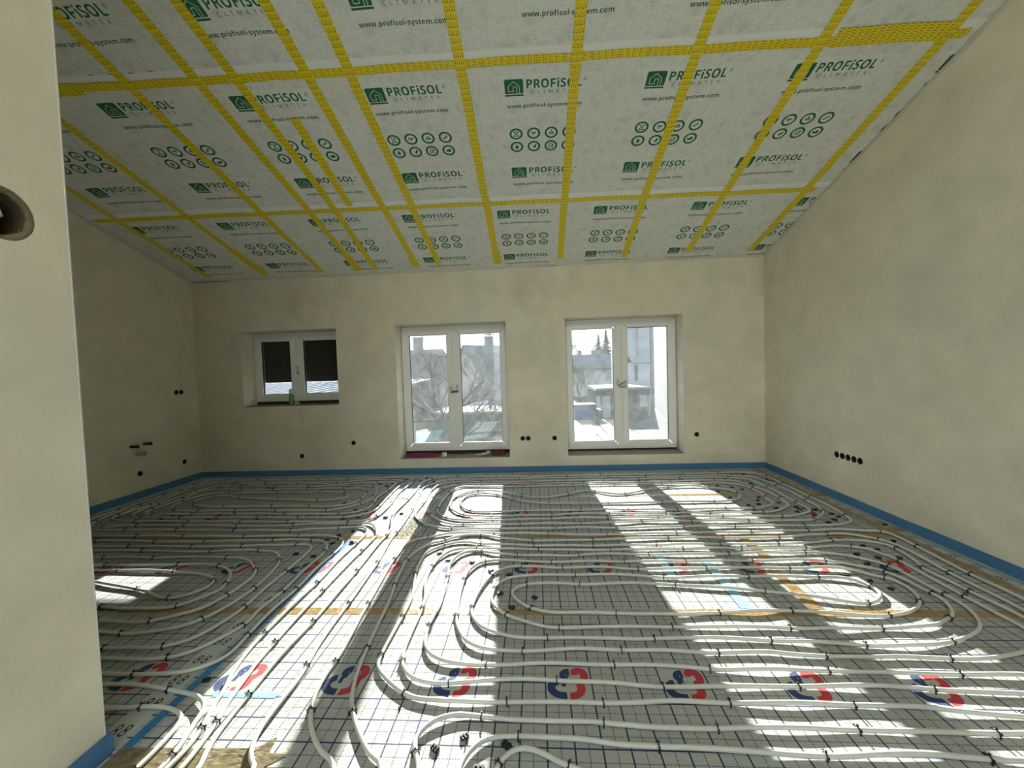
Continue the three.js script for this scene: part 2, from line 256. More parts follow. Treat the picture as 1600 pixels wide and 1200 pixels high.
{
  const wall = struct('wall_rear');     // behind the camera; two unseen window openings added to brighten the room
  const s = poly([[XP - 0.2, -0.3], [XR + 0.3, -0.3], [XR + 0.3, ceilY(ZB) + 0.1], [XP - 0.2, ceilY(ZB) + 0.1]]);
  const ADDED_REAR = [[-1.5, -0.2, 0.1, 3.2], [0.0, 1.3, 0.1, 3.2]];
  for (const w of ADDED_REAR) s.holes.push(rectPath(...w));
  const g = extr(s, 0.3); g.translate(0, 0, ZB); mesh('plastered_wall', uvBox(g), M.plaster, wall);
  ADDED_REAR.forEach(([x0, x1, y0, y1], i) => {
    const w = struct('window_' + (i + 4)), z = ZB + 0.18, xm = (x0 + x1) / 2;
    for (const [a, b, c, d] of [[x0, x0 + 0.08, y0, y1], [x1 - 0.08, x1, y0, y1], [xm - 0.05, xm + 0.05, y0, y1], [x0, x1, y0, y0 + 0.09], [x0, x1, y1 - 0.08, y1]]) mesh('frame_bar', rbox(b - a, d - c, 0.07, 0.006, (a + b) / 2, (c + d) / 2, z), M.pvc, w);
    mesh('glass_pane', box(x1 - x0 - 0.1, y1 - y0 - 0.1, 0.004, xm, (y0 + y1) / 2, z), M.clear, w);
  });
}
// ---------- ceiling: deck, three courses of printed membrane ----------
const ceiling = struct('ceiling');
{
  // deck with two unseen roof windows, added behind the camera for more light
  const ADDED_SKYLIGHTS = [[-1.55, 0.05], [0.2, 1.8]], Z0 = 5.85, Z1 = 7.45, XA = XL - 0.3, XB = XR + 0.3, gs = [];
  const deck = (x0, x1, z0, z1, h = 0.2, off = 0.125) => { const g = box(x1 - x0, h, (z1 - z0) * 1.044); g.rotateX(-Math.atan(SL)); g.translate((x0 + x1) / 2, ceilY((z0 + z1) / 2) + off, (z0 + z1) / 2); return g; };
  gs.push(deck(XA, XB, -0.48, Z0), deck(XA, XB, Z1, ZB + 0.4), deck(XA, ADDED_SKYLIGHTS[0][0], Z0, Z1), deck(ADDED_SKYLIGHTS[0][1], ADDED_SKYLIGHTS[1][0], Z0, Z1), deck(ADDED_SKYLIGHTS[1][1], XB, Z0, Z1));
  mesh('roof_deck', uvBox(merge(gs)), M.slab, ceiling);
  ADDED_SKYLIGHTS.forEach(([x0, x1], i) => { const w = struct('window_' + (i + 7)); for (const [p, q, u, v] of [[x0, x0 + 0.07, Z0, Z1], [x1 - 0.07, x1, Z0, Z1], [x0, x1, Z0, Z0 + 0.07], [x0, x1, Z1 - 0.07, Z1]]) mesh('frame_bar', deck(p, q, u, v, 0.08, 0.1), M.pvc, w); mesh('glass_pane', deck(x0 + 0.05, x1 - 0.05, Z0 + 0.05, Z1 - 0.05, 0.004, 0.1), M.clear, w); });
}
const ROT = -0.0177;                                   // the courses hang a touch askew
const battens = [-4.365, -3.6, -2.81, -2.30, -2.035, -1.53, -1.225, -0.458, 0.336, 1.142, 1.93, 2.715];
function sag(x, z) { let d = 9; for (const b of battens) d = Math.min(d, Math.abs(x - b)); return Math.min(1, d / 0.25) * 0.005 * (1 + 0.8 * noise(x * 1.7, z * 1.9)) + 0.0016 * fbm(x * 5, z * 5, 3); }
const hangY = (x, z, off) => ceilY(z) - off + sag(x, z);
function sheet(z0f, z1f, xBox, zTop, off, nx = 300, nz = 60) {
  const pos = [], uv = [], idx = [];
  for (let j = 0; j <= nz; j++) for (let i = 0; i <= nx; i++) {
    const x = XL + (XR - XL) * i / nx, z = z0f(x) + (z1f(x) - z0f(x)) * j / nz;
    pos.push(x, hangY(x, z, off), z);
    const zr = z - ROT * (x + 0.6) ; uv.push(x - xBox + 0.02, 0.814 - ((zTop - zr) * 1.044 + 0.03));
  }
  for (let j = 0; j < nz; j++) for (let i = 0; i < nx; i++) { const a = j * (nx + 1) + i, b = a + 1, c = a + nx + 1, d = c + 1; idx.push(a, b, c, b, d, c); }
  const g = new THREE.BufferGeometry(); g.setAttribute('position', new THREE.Float32BufferAttribute(pos, 3)); g.setAttribute('uv', new THREE.Float32BufferAttribute(uv, 2)); g.setIndex(idx); g.computeVertexNormals(); return g;
}
const HL = (x) => 1.163 + ROT * (x - 0.34), HU = (x) => 2.497 + (x > 0 ? -0.0165 : -0.0135) * (x - 0.25);
const lip = (f, dx) => (x) => f(x) + 0.078 + 0.012 * fbm(x * 1.1 + dx, dx, 3);
{
  const c1 = mesh('membrane_sheet', sheet(() => 0, (x) => HL(x) + 0.01, -0.361, 1.055, 0.006), M.membrane, ceiling); c1.userData.label = 'lowest course of printed membrane next to the window wall';
  const c2 = mesh('membrane_sheet', sheet(lip(HL, 3), (x) => HU(x) + 0.01, -0.168, 2.383, 0.006), M.membrane, ceiling); c2.userData.label = 'middle course of printed membrane';
  const c3 = mesh('membrane_sheet', sheet(lip(HU, 9), () => 5.8, -0.03, 2.966, 0.0065, 300, 120), M.membrane, ceiling); c3.userData.label = 'upper course of printed membrane above the camera';
  mesh('membrane_edge', sheet((x) => HL(x) - 0.005, (x) => lip(HL, 3)(x) + 0.012, 0, 0, 0.0045, 300, 8), M.membraneEdge, ceiling);
  mesh('membrane_edge', sheet((x) => HU(x) - 0.005, (x) => lip(HU, 9)(x) + 0.012, 0, 0, 0.0045, 300, 8), M.membraneEdge, ceiling);
}
// yellow tapes; a ribbon between two points of the slope, slightly wavy
function ribbon(p0, p1, w, amp = 0.006, off = 0.0095, ph = 0) {
  const L = Math.hypot(p1[0] - p0[0], p1[1] - p0[1]), n = Math.ceil(L / 0.04), dx = (p1[0] - p0[0]) / L, dz = (p1[1] - p0[1]) / L, pos = [], uv = [], idx = [];
  for (let i = 0; i <= n; i++) {
    const s = L * i / n, k = amp * fbm(s * 1.3 + ph, ph * 3.3, 3) * 2;
    for (let j = 0; j <= 2; j++) { const t = (j / 2 - 0.5) * w, x = p0[0] + dx * s - dz * (t + k), z = p0[1] + dz * s + dx * (t + k); pos.push(x, hangY(x, z, off) - (j === 1 ? 0.0012 : 0), z); uv.push(j / 2 * 0.072 * (w / 0.072), s); }
  }
  for (let i = 0; i < n; i++) for (let j = 0; j < 2; j++) { const a = i * 3 + j; idx.push(a, a + 3, a + 1, a + 1, a + 3, a + 4); }
  const g = new THREE.BufferGeometry(); g.setAttribute('position', new THREE.Float32BufferAttribute(pos, 3)); g.setAttribute('uv', new THREE.Float32BufferAttribute(uv, 2)); g.setIndex(idx); g.computeVertexNormals(); return g;
}
function tape(pts, w, label, ph) {
  const gs = []; for (const [a, b, ww] of pts) gs.push(ribbon(a, b, ww ?? w, 0.006, 0.0095, ph));
  tag(mesh('yellow_tape', merge(gs), M.tape), label, 'tape', 'yellow adhesive tapes on the ceiling membrane');
}
const TW = 0.072, ZT = 5.75;
tape([[[-4.36, 0.08], [-4.385, 1.12]], [[-4.385, 1.12], [-4.37, 3.94]]], TW, 'yellow tape running up the slope closest to the dark left wall', 1.1);
tape([[[-3.58, 0.06], [-3.61, 1.2]], [[-3.57, 0.14], [-3.60, 0.66], 0.11], [[-3.61, 1.2], [-3.63, 3.94]]], TW, 'second yellow slope tape from the left wall, patched wider above the small window', 2.2);
tape([[[-2.785, 0.1], [-2.81, 1.3]], [[-2.81, 1.3], [-2.84, 3.94]]], TW, 'yellow slope tape whose lower end lies above the right side of the small window', 3.3);
tape([[[-2.285, 0.08], [-2.30, 1.3]], [[-2.29, 0.09], [-2.30, 0.45], 0.105], [[-2.30, 1.3], [-2.345, 3.94]]], TW, 'yellow slope tape widened at its foot, left of the closely set pair beside it', 4.4);
tape([[[-2.062, 0.08], [-2.02, 1.5]], [[-2.02, 1.5], [-2.075, 3.94]]], TW, 'yellow slope tape running close alongside the short stub of tape', 5.5);
tape([[[-1.847, 1.25], [-1.82, 2.21]]], TW, 'short yellow tape stub that ends halfway up the middle membrane course', 6.6);
tape([[[-1.50, 0.1], [-1.52, 1.25]], [[-1.51, 0.1], [-1.515, 0.32], 0.1], [[-1.52, 1.25], [-1.565, ZT]]], TW, 'yellow slope tape that meets the wall above the left part of the middle window', 7.7);
tape([[[-1.215, 0.12], [-1.22, 1.2]], [[-1.22, 1.2], [-1.245, ZT]]], TW, 'yellow slope tape that meets the wall above the middle of the middle window', 8.8);
tape([[[-0.458, 0.09], [-0.458, 1.3]], [[-0.452, 0.09], [-0.452, 0.36], 0.105], [[-0.458, 1.3], [-0.462, ZT]]], TW, 'yellow slope tape that meets the wall above the right edge of the middle window', 9.9);
tape([[[0.343, 0.13], [0.338, 1.3]], [[0.338, 1.3], [0.330, ZT]]], TW, 'yellow slope tape that meets the wall just left of the right window', 10.1);
tape([[[1.146, 0.1], [1.134, 1.3]], [[1.134, 1.3], [1.155, ZT]]], TW, 'yellow slope tape that meets the wall above the middle of the right window', 11.2);
tape([[[1.92, 0.14], [1.926, 1.2]], [[1.926, 1.2], [1.95, ZT]]], TW, 'yellow slope tape that meets the wall above the right edge of the right window', 12.3);
tape([[[2.683, 0.1], [2.71, 1.1]], [[2.71, 1.1], [2.74, ZT]]], TW, 'yellow slope tape running beside the right wall', 13.4);
{
  const hz = (f, x0, x1, n, w, ph) => { const gs = []; for (let i = 0; i < n; i++) { const a = x0 + (x1 - x0) * i / n, b = x0 + (x1 - x0) * (i + 1) / n; gs.push(ribbon([a, f(a)], [b, f(b)], w, 0, 0.0085, ph)); } return gs; };
  const t1 = mesh('yellow_tape', merge(hz((x) => HL(x) - 0.044 + 0.03 + 0.006 * fbm(x * 0.9, 4, 2), -4.64, 2.8, 40, 0.058, 1)), M.tape);
  tag(t1, 'long yellow cross tape on the lower overlap, nearer to the window wall', 'tape', 'yellow adhesive tapes on the ceiling membrane');
  const up = hz((x) => HU(x) + 0.004 * fbm(x * 0.9, 14, 2), -4.6, 2.85, 40, 0.058, 5);
  up.push(ribbon([2.0, 2.487], [2.72, 2.475], 0.112, 0.003, 0.0098, 2.0), ribbon([-3.9, 2.55], [-3.2, 2.535], 0.085, 0.003, 0.0098, 3.0));
  tag(mesh('yellow_tape', merge(up), M.tape), 'long yellow cross tape on the upper overlap, doubled in width at its right end', 'tape', 'yellow adhesive tapes on the ceiling membrane');
}
// ragged filler along the joints of ceiling and walls
function jointStrip(name, at, L, down, out, mat, ph) {
  const n = Math.ceil(L / 0.02), pos = [], idx = [];
  for (let i = 0; i <= n; i++) { const s = L * i / n, h = 0.010 + down * (0.5 + fbm(s * 3 + ph, ph, 4)), o = out * (0.6 + 0.8 * Math.abs(fbm(s * 6 + ph, 5, 3))); for (const [a, b] of [[0, 0.01], [o, 0.002], [o, -h * 0.6], [0.0005, -h]]) pos.push(...at(s, a, b)); }
  for (let i = 0; i < n; i++) for (let j = 0; j < 3; j++) { const a = i * 4 + j; idx.push(a, a + 1, a + 4, a + 1, a + 5, a + 4); }
  const g = new THREE.BufferGeometry(); g.setAttribute('position', new THREE.Float32BufferAttribute(pos, 3)); g.setIndex(idx); g.computeVertexNormals();
  const m = mesh(name, g, mat); kind(m, 'structure'); return m;
}
M.sealant.side = THREE.DoubleSide;
jointStrip('trim_1', (s, a, b) => [XL + s, ceilY(0) - 0.008 + b, a], XR - XL, 0.026, 0.010, M.sealant, 2);
jointStrip('trim_2', (s, a, b) => [XR - a, ceilY(s) - 0.008 + b, s], 7.4, 0.03, 0.012, M.sealant, 5);
jointStrip('trim_3', (s, a, b) => [XL + a, ceilY(s) - 0.008 + b, s], 4.0, 0.03, 0.012, M.sealant, 8);
jointStrip('trim_4', (s, a, b) => [XL + 0.02 + s, ceilY(0) - 0.022 + b * 0.25 + 0.006 * fbm(s * 7, 2, 3), a * 1.0], 0.5, 0.016, 0.011, M.darkgap, 12);
jointStrip('trim_5', (s, a, b) => [0.0 + s, ceilY(0) - 0.02 + b * 0.3 + 0.008 * fbm(s * 9, 4, 3), a * 1.1], 0.3, 0.02, 0.011, M.darkgap, 15);

// ---------- floor ----------
const floor = struct('floor');
mesh('screed_base', uvBox(box(XR - XL + 0.4, 0.12, ZB + 0.2, (XL + XR) / 2, -0.095, ZB / 2)), M.slab, floor);
{
  const rows = [[0.004, 1.036], [1.04, 2.066], [2.07, 3.088], [3.092, 4.11], [4.114, 5.13], [5.134, 6.15], [6.154, 7.59]];
  const shift = [[0.1, 0.2, 0.2, 0.4, 0.2, 0.1, 0], [0.1, 0.2, 0.3, 0, 0.1, 0.3, 0.2]];
  rows.forEach(([z0, z1], r) => {
    const cols = r < 3 ? [[XL + 0.008, -1.602, shift[0][r]], [-1.598, 1.508, shift[1][r]], [1.512, XR - 0.008, [0.1, 0.3, 0.2][r]]] : [[-1.598, XR - 0.008, shift[1][r]]];
    if (r === 3) cols.push([XL + 0.008, -1.602, 0.0]);
    for (const [x0, x1, s] of cols) {
      const zz1 = x1 < -1.5 && r === 3 ? ZP - 0.006 : z1, w = x1 - x0, d = zz1 - z0, g = box(w, 0.03, d, (x0 + x1) / 2, -0.015, (z0 + zz1) / 2);
      uvPlanar(g, (x, y, z) => [x - s, (z0 + 1.013 - z) / 1.013]);
      mesh('insulation_panel', g, M.panel, floor);
    }
  });
}
// printed overlap flaps on the panels' edges
function flat(w, d, x, z, h = 0.0012, y0 = 0.0003) { const g = box(w, h, d, x, y0 + h / 2, z); return g; }
function flapStrip(x0, x1, z0, z1, period) {
  const along = x1 - x0 > z1 - z0, g = flat(x1 - x0, z1 - z0, (x0 + x1) / 2, (z0 + z1) / 2, 0.0006, 0.0002);
  uvPlanar(g, (x, y, z) => along ? [(x - x0) / period, 1 - (z - z0) / (z1 - z0)] : [(x - x0) / (x1 - x0), -(z - z0) / period]);
  mesh('overlap_flap', g, M.flap, floor);
}
flapStrip(-1.735, -1.625, 2.9, 3.96, 0.13); flapStrip(-4.6, 2.75, 0.09, 0.19, 0.124); flapStrip(2.775, 2.875, 0.1, 3.4, 0.15);

// ---------- tapes lying on the insulation ----------
let tapeNo = 0;
function wavyStrip(x0, x1, z0, z1, mat, amp = 0.006, h = 0.0012) {
  const along = Math.abs(x1 - x0) > Math.abs(z1 - z0), L = along ? x1 - x0 : z1 - z0, n = Math.max(4, Math.ceil(L / 0.05)), pos = [], uv = [], idx = [], ph = ++tapeNo * 3.7;
  for (let i = 0; i <= n; i++) { const s = L * i / n, e = i === 0 || i === n; for (let j = 0; j <= 4; j++) { const t = j / 4, a = (j === 0 || j === 4) ? amp * fbm(s * 4 + ph, j * 5.1, 3) : 0, k = e ? 0.02 * fbm(j * 1.7 + ph, i, 2) : 0; const x = along ? x0 + s + k : x0 + (x1 - x0) * t + a, z = along ? z0 + (z1 - z0) * t + a : z0 + s + k; pos.push(x, h + 0.0014 * Math.max(0, 0.4 + fbm(x * 22, z * 22, 3)) * (j % 4 ? 1 : 0), z); uv.push(x, z); } }
  for (let i = 0; i < n; i++) for (let j = 0; j < 4; j++) { const a = i * 5 + j; along ? idx.push(a, a + 1, a + 5, a + 1, a + 6, a + 5) : idx.push(a, a + 5, a + 1, a + 1, a + 5, a + 6); }
  const g = new THREE.BufferGeometry(); g.setAttribute('position', new THREE.Float32BufferAttribute(pos, 3)); g.setAttribute('uv', new THREE.Float32BufferAttribute(uv, 2)); g.setIndex(idx); g.computeVertexNormals();
  if (g.attributes.normal.getY(2) < 0) { const ix = g.index.array; for (let i = 0; i < ix.length; i += 3) { const t = ix[i]; ix[i] = ix[i + 1]; ix[i + 1] = t; } g.computeVertexNormals(); }
  return g;
}
const tapeGroup = 'brown packing tapes over the panel joints';
const joint = (x0, x1, z0, z1, label, mat = M.tan) => tag(mesh('packing_tape', wavyStrip(x0, x1, z0, z1, mat), mat), label, 'tape', tapeGroup);
joint(-2.55, 2.72, 3.056, 3.118, 'long brown packing tape crossing the sunlit floor from left to right under the pipes');
joint(-4.5, -1.06, 2.034, 2.092, 'dark brown packing tape in the shade between the two left pipe spirals');
joint(-0.2, 0.78, 2.05, 2.10, 'brown packing tape under the pipes, before the wall between the two tall windows');
joint(1.15, 1.95, 2.05, 2.10, 'sunlit brown packing tape under the pipes below the right window');
joint(2.2, 2.68, 2.03, 2.13, 'brown packing tape beneath the pipes where they bend at the right wall');
joint(-3.2, -0.98, 1.01, 1.062, 'thin brown packing tape inside the back left pipe spiral reaching the sun patch');
joint(0.05, 0.7, 1.03, 1.075, 'short shaded brown packing tape beside the wavy pipe of the back right spiral');
joint(0.95, 2.55, 1.016, 1.076, 'brown packing tape crossing the sun patch of the right window near the back');
joint(-1.215, -1.06, 1.62, 2.06, 'pale wrinkled packing tape square to the window, beside the sunlit supply pipes', M.tanPale);
joint(1.478, 1.545, 2.62, 3.05, 'orange brown packing tape running away from the camera inside the front right spiral');
joint(1.53, 1.61, 2.1, 2.46, 'orange brown packing tape running away from the camera under closely laid pipes');
joint(2.715, 2.785, 0.06, 3.9, 'long brown packing tape running along the right wall');
joint(2.72, 2.92, 1.02, 1.14, 'short brown tape end that reaches across to the blue strip at the right wall');
joint(2.74, 2.88, 1.93, 2.02, 'small brown tape end beside the right wall tape, nearer the camera');
{
  const sh = poly([[-1.60, -3.945], [-1.11, -3.935], [-1.075, -3.93], [-1.03, -3.885], [-1.02, -3.95], [-0.94, -3.955], [-1.0, -4.0], [-0.98, -4.1], [-1.6, -4.35]]);
  const g = new THREE.ShapeGeometry(sh); g.rotateX(-Math.PI / 2); g.translate(0, 0.0022, 0); uvPlanar(g, (x, y, z) => [x, z]);
  tag(mesh('packing_tape', g, M.tanPale), 'torn patch of wrinkled brown tape under the bundled pipes by the near wall', 'tape', tapeGroup);
  const bt = 'blue tapes on the floor panels';
  const bl = (x0, x1, z0, z1, label, m = M.bluetape) => tag(mesh('blue_tape', wavyStrip(x0, x1, z0, z1, m, 0.003), m), label, 'tape', bt);
  bl(1.105, 1.168, 2.5, 3.05, 'long sunlit light blue tape inside the front right pipe spiral');
  bl(0.815, 0.868, 2.42, 2.74, 'short light blue tape crossed by pipes, left of the longer sunlit one');
  bl(-1.45, -1.16, 3.672, 3.708, 'short faded blue tape across the sunlit pipes near the round floor emblem');
  bl(-1.602, -1.56, 2.1, 3.97, 'long dark blue edge tape running from the near wall into the room', M.blueprint);
  bl(-1.60, -1.555, 0.25, 1.15, 'dark blue edge tape in the shade below the middle window', M.blueprint);
}
// ---------- blue edge strips ----------
function edgeStrip(label, make, film) {
  const t = thing('edge_insulation_strip', label, 'edge strip', [0, 0, 0], 'blue foam edge strips along the walls');
  mesh('foam_strip', make, M.blue, t); if (film) mesh('film_flap', film, M.film, t);
}
function wavyBox(L, h, d, n) { const g = new THREE.BoxGeometry(L, h, d, n, 3, 1), p = g.attributes.position; for (let i = 0; i < p.count; i++) { const x = p.getX(i), y = p.getY(i); p.setZ(i, p.getZ(i) + 0.004 * fbm(x * 2.2, y * 4, 3)); p.setY(i, y + (y > 0 ? 0.006 * fbm(x * 1.4, 9, 3) : 0)); } g.computeVertexNormals(); return g; }
{
  const HS = 0.075, b = wavyBox(XR - XL - 0.01, HS, 0.01, 140); b.translate((XL + XR) / 2, HS / 2 + 0.0005, 0.0085);
  edgeStrip('blue foam edge strip along the foot of the window wall', b, flat(XR - XL - 0.1, 0.05, (XL + XR) / 2, 0.042, 0.0005));
  const r = wavyBox(ZB - 0.05, HS, 0.01, 140); r.rotateY(Math.PI / 2); r.translate(XR - 0.0085, HS / 2 + 0.0005, ZB / 2); edgeStrip('blue foam edge strip along the foot of the right wall', r, flat(0.05, ZB - 0.1, XR - 0.04, ZB / 2, 0.0005));
  const l = wavyBox(ZP - 0.05, HS + 0.005, 0.01, 90); l.rotateY(Math.PI / 2); l.translate(XL + 0.0085, HS / 2 + 0.003, ZP / 2); edgeStrip('blue foam edge strip along the foot of the dark left wall', l, flat(0.08, ZP - 0.1, XL + 0.055, ZP / 2, 0.0005));
  const p = wavyBox(ZB - ZP + 0.01, HS, 0.012, 60); p.rotateY(Math.PI / 2); p.translate(XP + 0.0095, HS / 2 + 0.0005, (ZB + ZP) / 2 - 0.01); edgeStrip('blue foam edge strip round the foot of the near wall at the lower left', p, flat(0.05, 0.5, XP + 0.045, ZP + 0.26, 0.0008));
}
// ---------- heating pipes ----------
const path_back_left = [-1380,6300,-1380,5400,-1350,4450,-1337,4021,-1334,3973,-1348,3884,-1396,3740,-1406,3689,-1449,3576,-1486,3391,-1489,3080,-1485,2749,-1497,2478,-1490,2214,-1487,2058,-1503,1959,-1555,1892,-1610,1866,-1834,1879,-1956,1907,-2209,1925,-2499,1923,-2845,1911,-3024,1907,-3157,1902,-3510,1895,-3754,1896,-4082,1897,-4300,1900,-4450,1830,-4520,1700,-4474,1629,-4479,1514,-4479,1256,-4464,1013,-4461,803,-4477,545,-4438,352,-4391,212,-4100,232,-3824,236,-3519,245,-3166,257,-2671,262,-2298,245,-1989,216,-1723,247,-1638,301,-1580,413,-1571,551,-1581,687,-1592,854,-1576,1050,-1550,1276,-1542,1447,-1556,1599,-1597,1680,-1675,1721,-1826,1733,-2033,1741,-2149,1726,-2516,1723,-2853,1705,-3207,1703,-3274,1699,-3659,1684,-4052,1674,-4192,1646,-4270,1592,-4298,1543,-4283,1339,-4273,1124,-4302,891,-4309,636,-4208,429,-3975,437,-3627,437,-3210,451,-2757,457,-2540,475,-2284,464,-2015,433,-1895,434,-1802,454,-1768,508,-1768,814,-1778,1070,-1751,1384,-1841,1495,-1975,1522,-2159,1528,-2308,1521,-2652,1511,-3006,1495,-3265,1487,-3493,1499,-3781,1502,-3888,1507,-4015,1484,-4079,1441,-4120,1346,-4099,1221,-4080,989,-4104,757,-4059,673,-3949,613,-3665,659,-3329,681,-2972,681,-2599,679,-2287,672,-2117,711,-2014,803,-1978,882,-1958,985,-1957,1130,-1989,1231,-2156,1316,-2370,1305,-2732,1288,-3033,1285,-3362,1285,-3544,1291,-3679,1249,-3777,1182,-3846,1087,-3865,1017,-3834,981,-3791,912,-3690,904,-3543,936,-3251,1008,-2822,1068,-2519,1109,-2394,1107,-2242,1095,-2156,1050,-2159,958,-2236,868,-2366,818,-2564,806,-2847,803,-3323,782,-3661,791,-3830,810,-3950,890,-4000,1030,-3961,1240,-3881,1329,-3793,1380,-3650,1402,-3536,1402,-3068,1402,-2498,1419,-2106,1408,-1902,1272,-1837,1121,-1845,959,-1880,811,-1933,682,-1992,614,-2059,585,-2468,558,-2690,572,-2888,571,-3333,549,-3788,533,-4048,531,-4140,584,-4179,884,-4215,1211,-4199,1391,-4152,1496,-4093,1542,-3996,1571,-3861,1585,-3410,1592,-3000,1599,-2454,1613,-2057,1623,-1882,1612,-1727,1569,-1651,1445,-1653,1231,-1682,818,-1679,593,-1681,468,-1751,368,-1918,322,-2176,319,-2601,376,-3091,372,-3586,360,-4020,326,-4298,323,-4381,399,-4384,587,-4388,807,-4385,1231,-4398,1505,-4366,1657,-4312,1745,-4233,1802,-4118,1821,-3840,1789,-3342,1792,-2908,1805,-2509,1817,-2070,1789,-2001,1794,-1805,1780,-1647,1783,-1553,1793,-1465,1881,-1407,1992,-1385,2077,-1393,2524,-1393,3037,-1378,3507,-1359,3632,-1342,3740,-1310,3859,-1291,3976,-1287,4024,-1300,4450,-1310,5400,-1310,6300];
const path_back_right = [-1240,6300,-1240,5400,-1220,4450,-1228,4022,-1247,3969,-1263,3908,-1273,3822,-1280,3722,-1287,3500,-1278,3085,-1289,2516,-1301,2187,-1303,1946,-1366,1747,-1410,1572,-1410,1214,-1416,859,-1433,640,-1410,412,-1302,273,-1189,221,-1019,235,-711,253,-234,273,290,270,540,270,849,263,1317,261,2079,259,2280,241,2517,253,2655,350,2681,527,2674,971,2681,1319,2660,1596,2635,1725,2605,1812,2502,1888,2436,1908,2129,1907,1800,1913,1387,1911,1248,1908,940,1914,771,1927,365,1922,-28,1919,-124,1921,-503,1924,-776,1918,-895,1885,-1004,1834,-1061,1790,-1145,1685,-1193,1599,-1207,1491,-1213,1171,-1241,837,-1231,712,-1206,612,-1076,482,-756,475,-372,489,175,484,611,480,1101,472,1503,460,1864,453,2203,459,2394,535,2456,861,2450,1172,2452,1405,2431,1569,2392,1618,2311,1660,2184,1694,1737,1697,1327,1696,992,1693,527,1698,80,1707,-390,1729,-578,1725,-808,1696,-948,1595,-1007,1475,-1025,1326,-1021,1032,-997,833,-914,689,-677,688,-79,695,453,671,843,684,1336,677,1759,667,2048,673,2240,791,2274,1008,2238,1274,2230,1356,2178,1422,2076,1470,1968,1496,1648,1492,1242,1511,877,1496,434,1497,12,1494,-350,1502,-514,1513,-645,1499,-744,1428,-809,1297,-812,1121,-760,993,-628,951,-497,979,-382,1058,-203,1208,-26,1282,311,1302,816,1306,1186,1294,1517,1291,1849,1284,1962,1232,2029,1148,2049,1078,2018,946,1830,832,1700,776,1548,787,1276,846,1012,980,875,1029,744,1010,638,945,552,888,431,918,317,995,106,1096,-25,1104,-122,1082,-214,1025,-400,916,-555,853,-696,823,-806,901,-917,1090,-918,1262,-903,1377,-771,1558,-626,1624,-479,1632,-250,1624,159,1609,581,1590,1064,1606,1449,1607,1832,1602,2014,1595,2119,1577,2251,1497,2331,1427,2353,1355,2377,1178,2360,964,2316,808,2248,642,1979,555,1644,564,1275,590,874,595,549,595,204,587,-179,596,-543,578,-829,573,-971,589,-1092,700,-1149,929,-1145,1249,-1118,1409,-1076,1522,-993,1661,-887,1771,-775,1820,-401,1834,-28,1822,179,1825,460,1824,723,1812,876,1790,1379,1793,1846,1801,2159,1806,2309,1787,2430,1706,2513,1621,2546,1552,2585,1190,2562,652,2501,459,2344,386,2069,351,1833,362,1191,372,794,356,299,356,-270,367,-741,369,-1013,372,-1152,408,-1298,566,-1361,693,-1334,964,-1269,1434,-1235,1823,-1230,2127,-1192,2461,-1167,2823,-1144,3372,-1113,3622,-1112,3782,-1108,3878,-1091,3940,-1065,3982,-1030,4017,-970,4450,-1170,5400,-1170,6300];
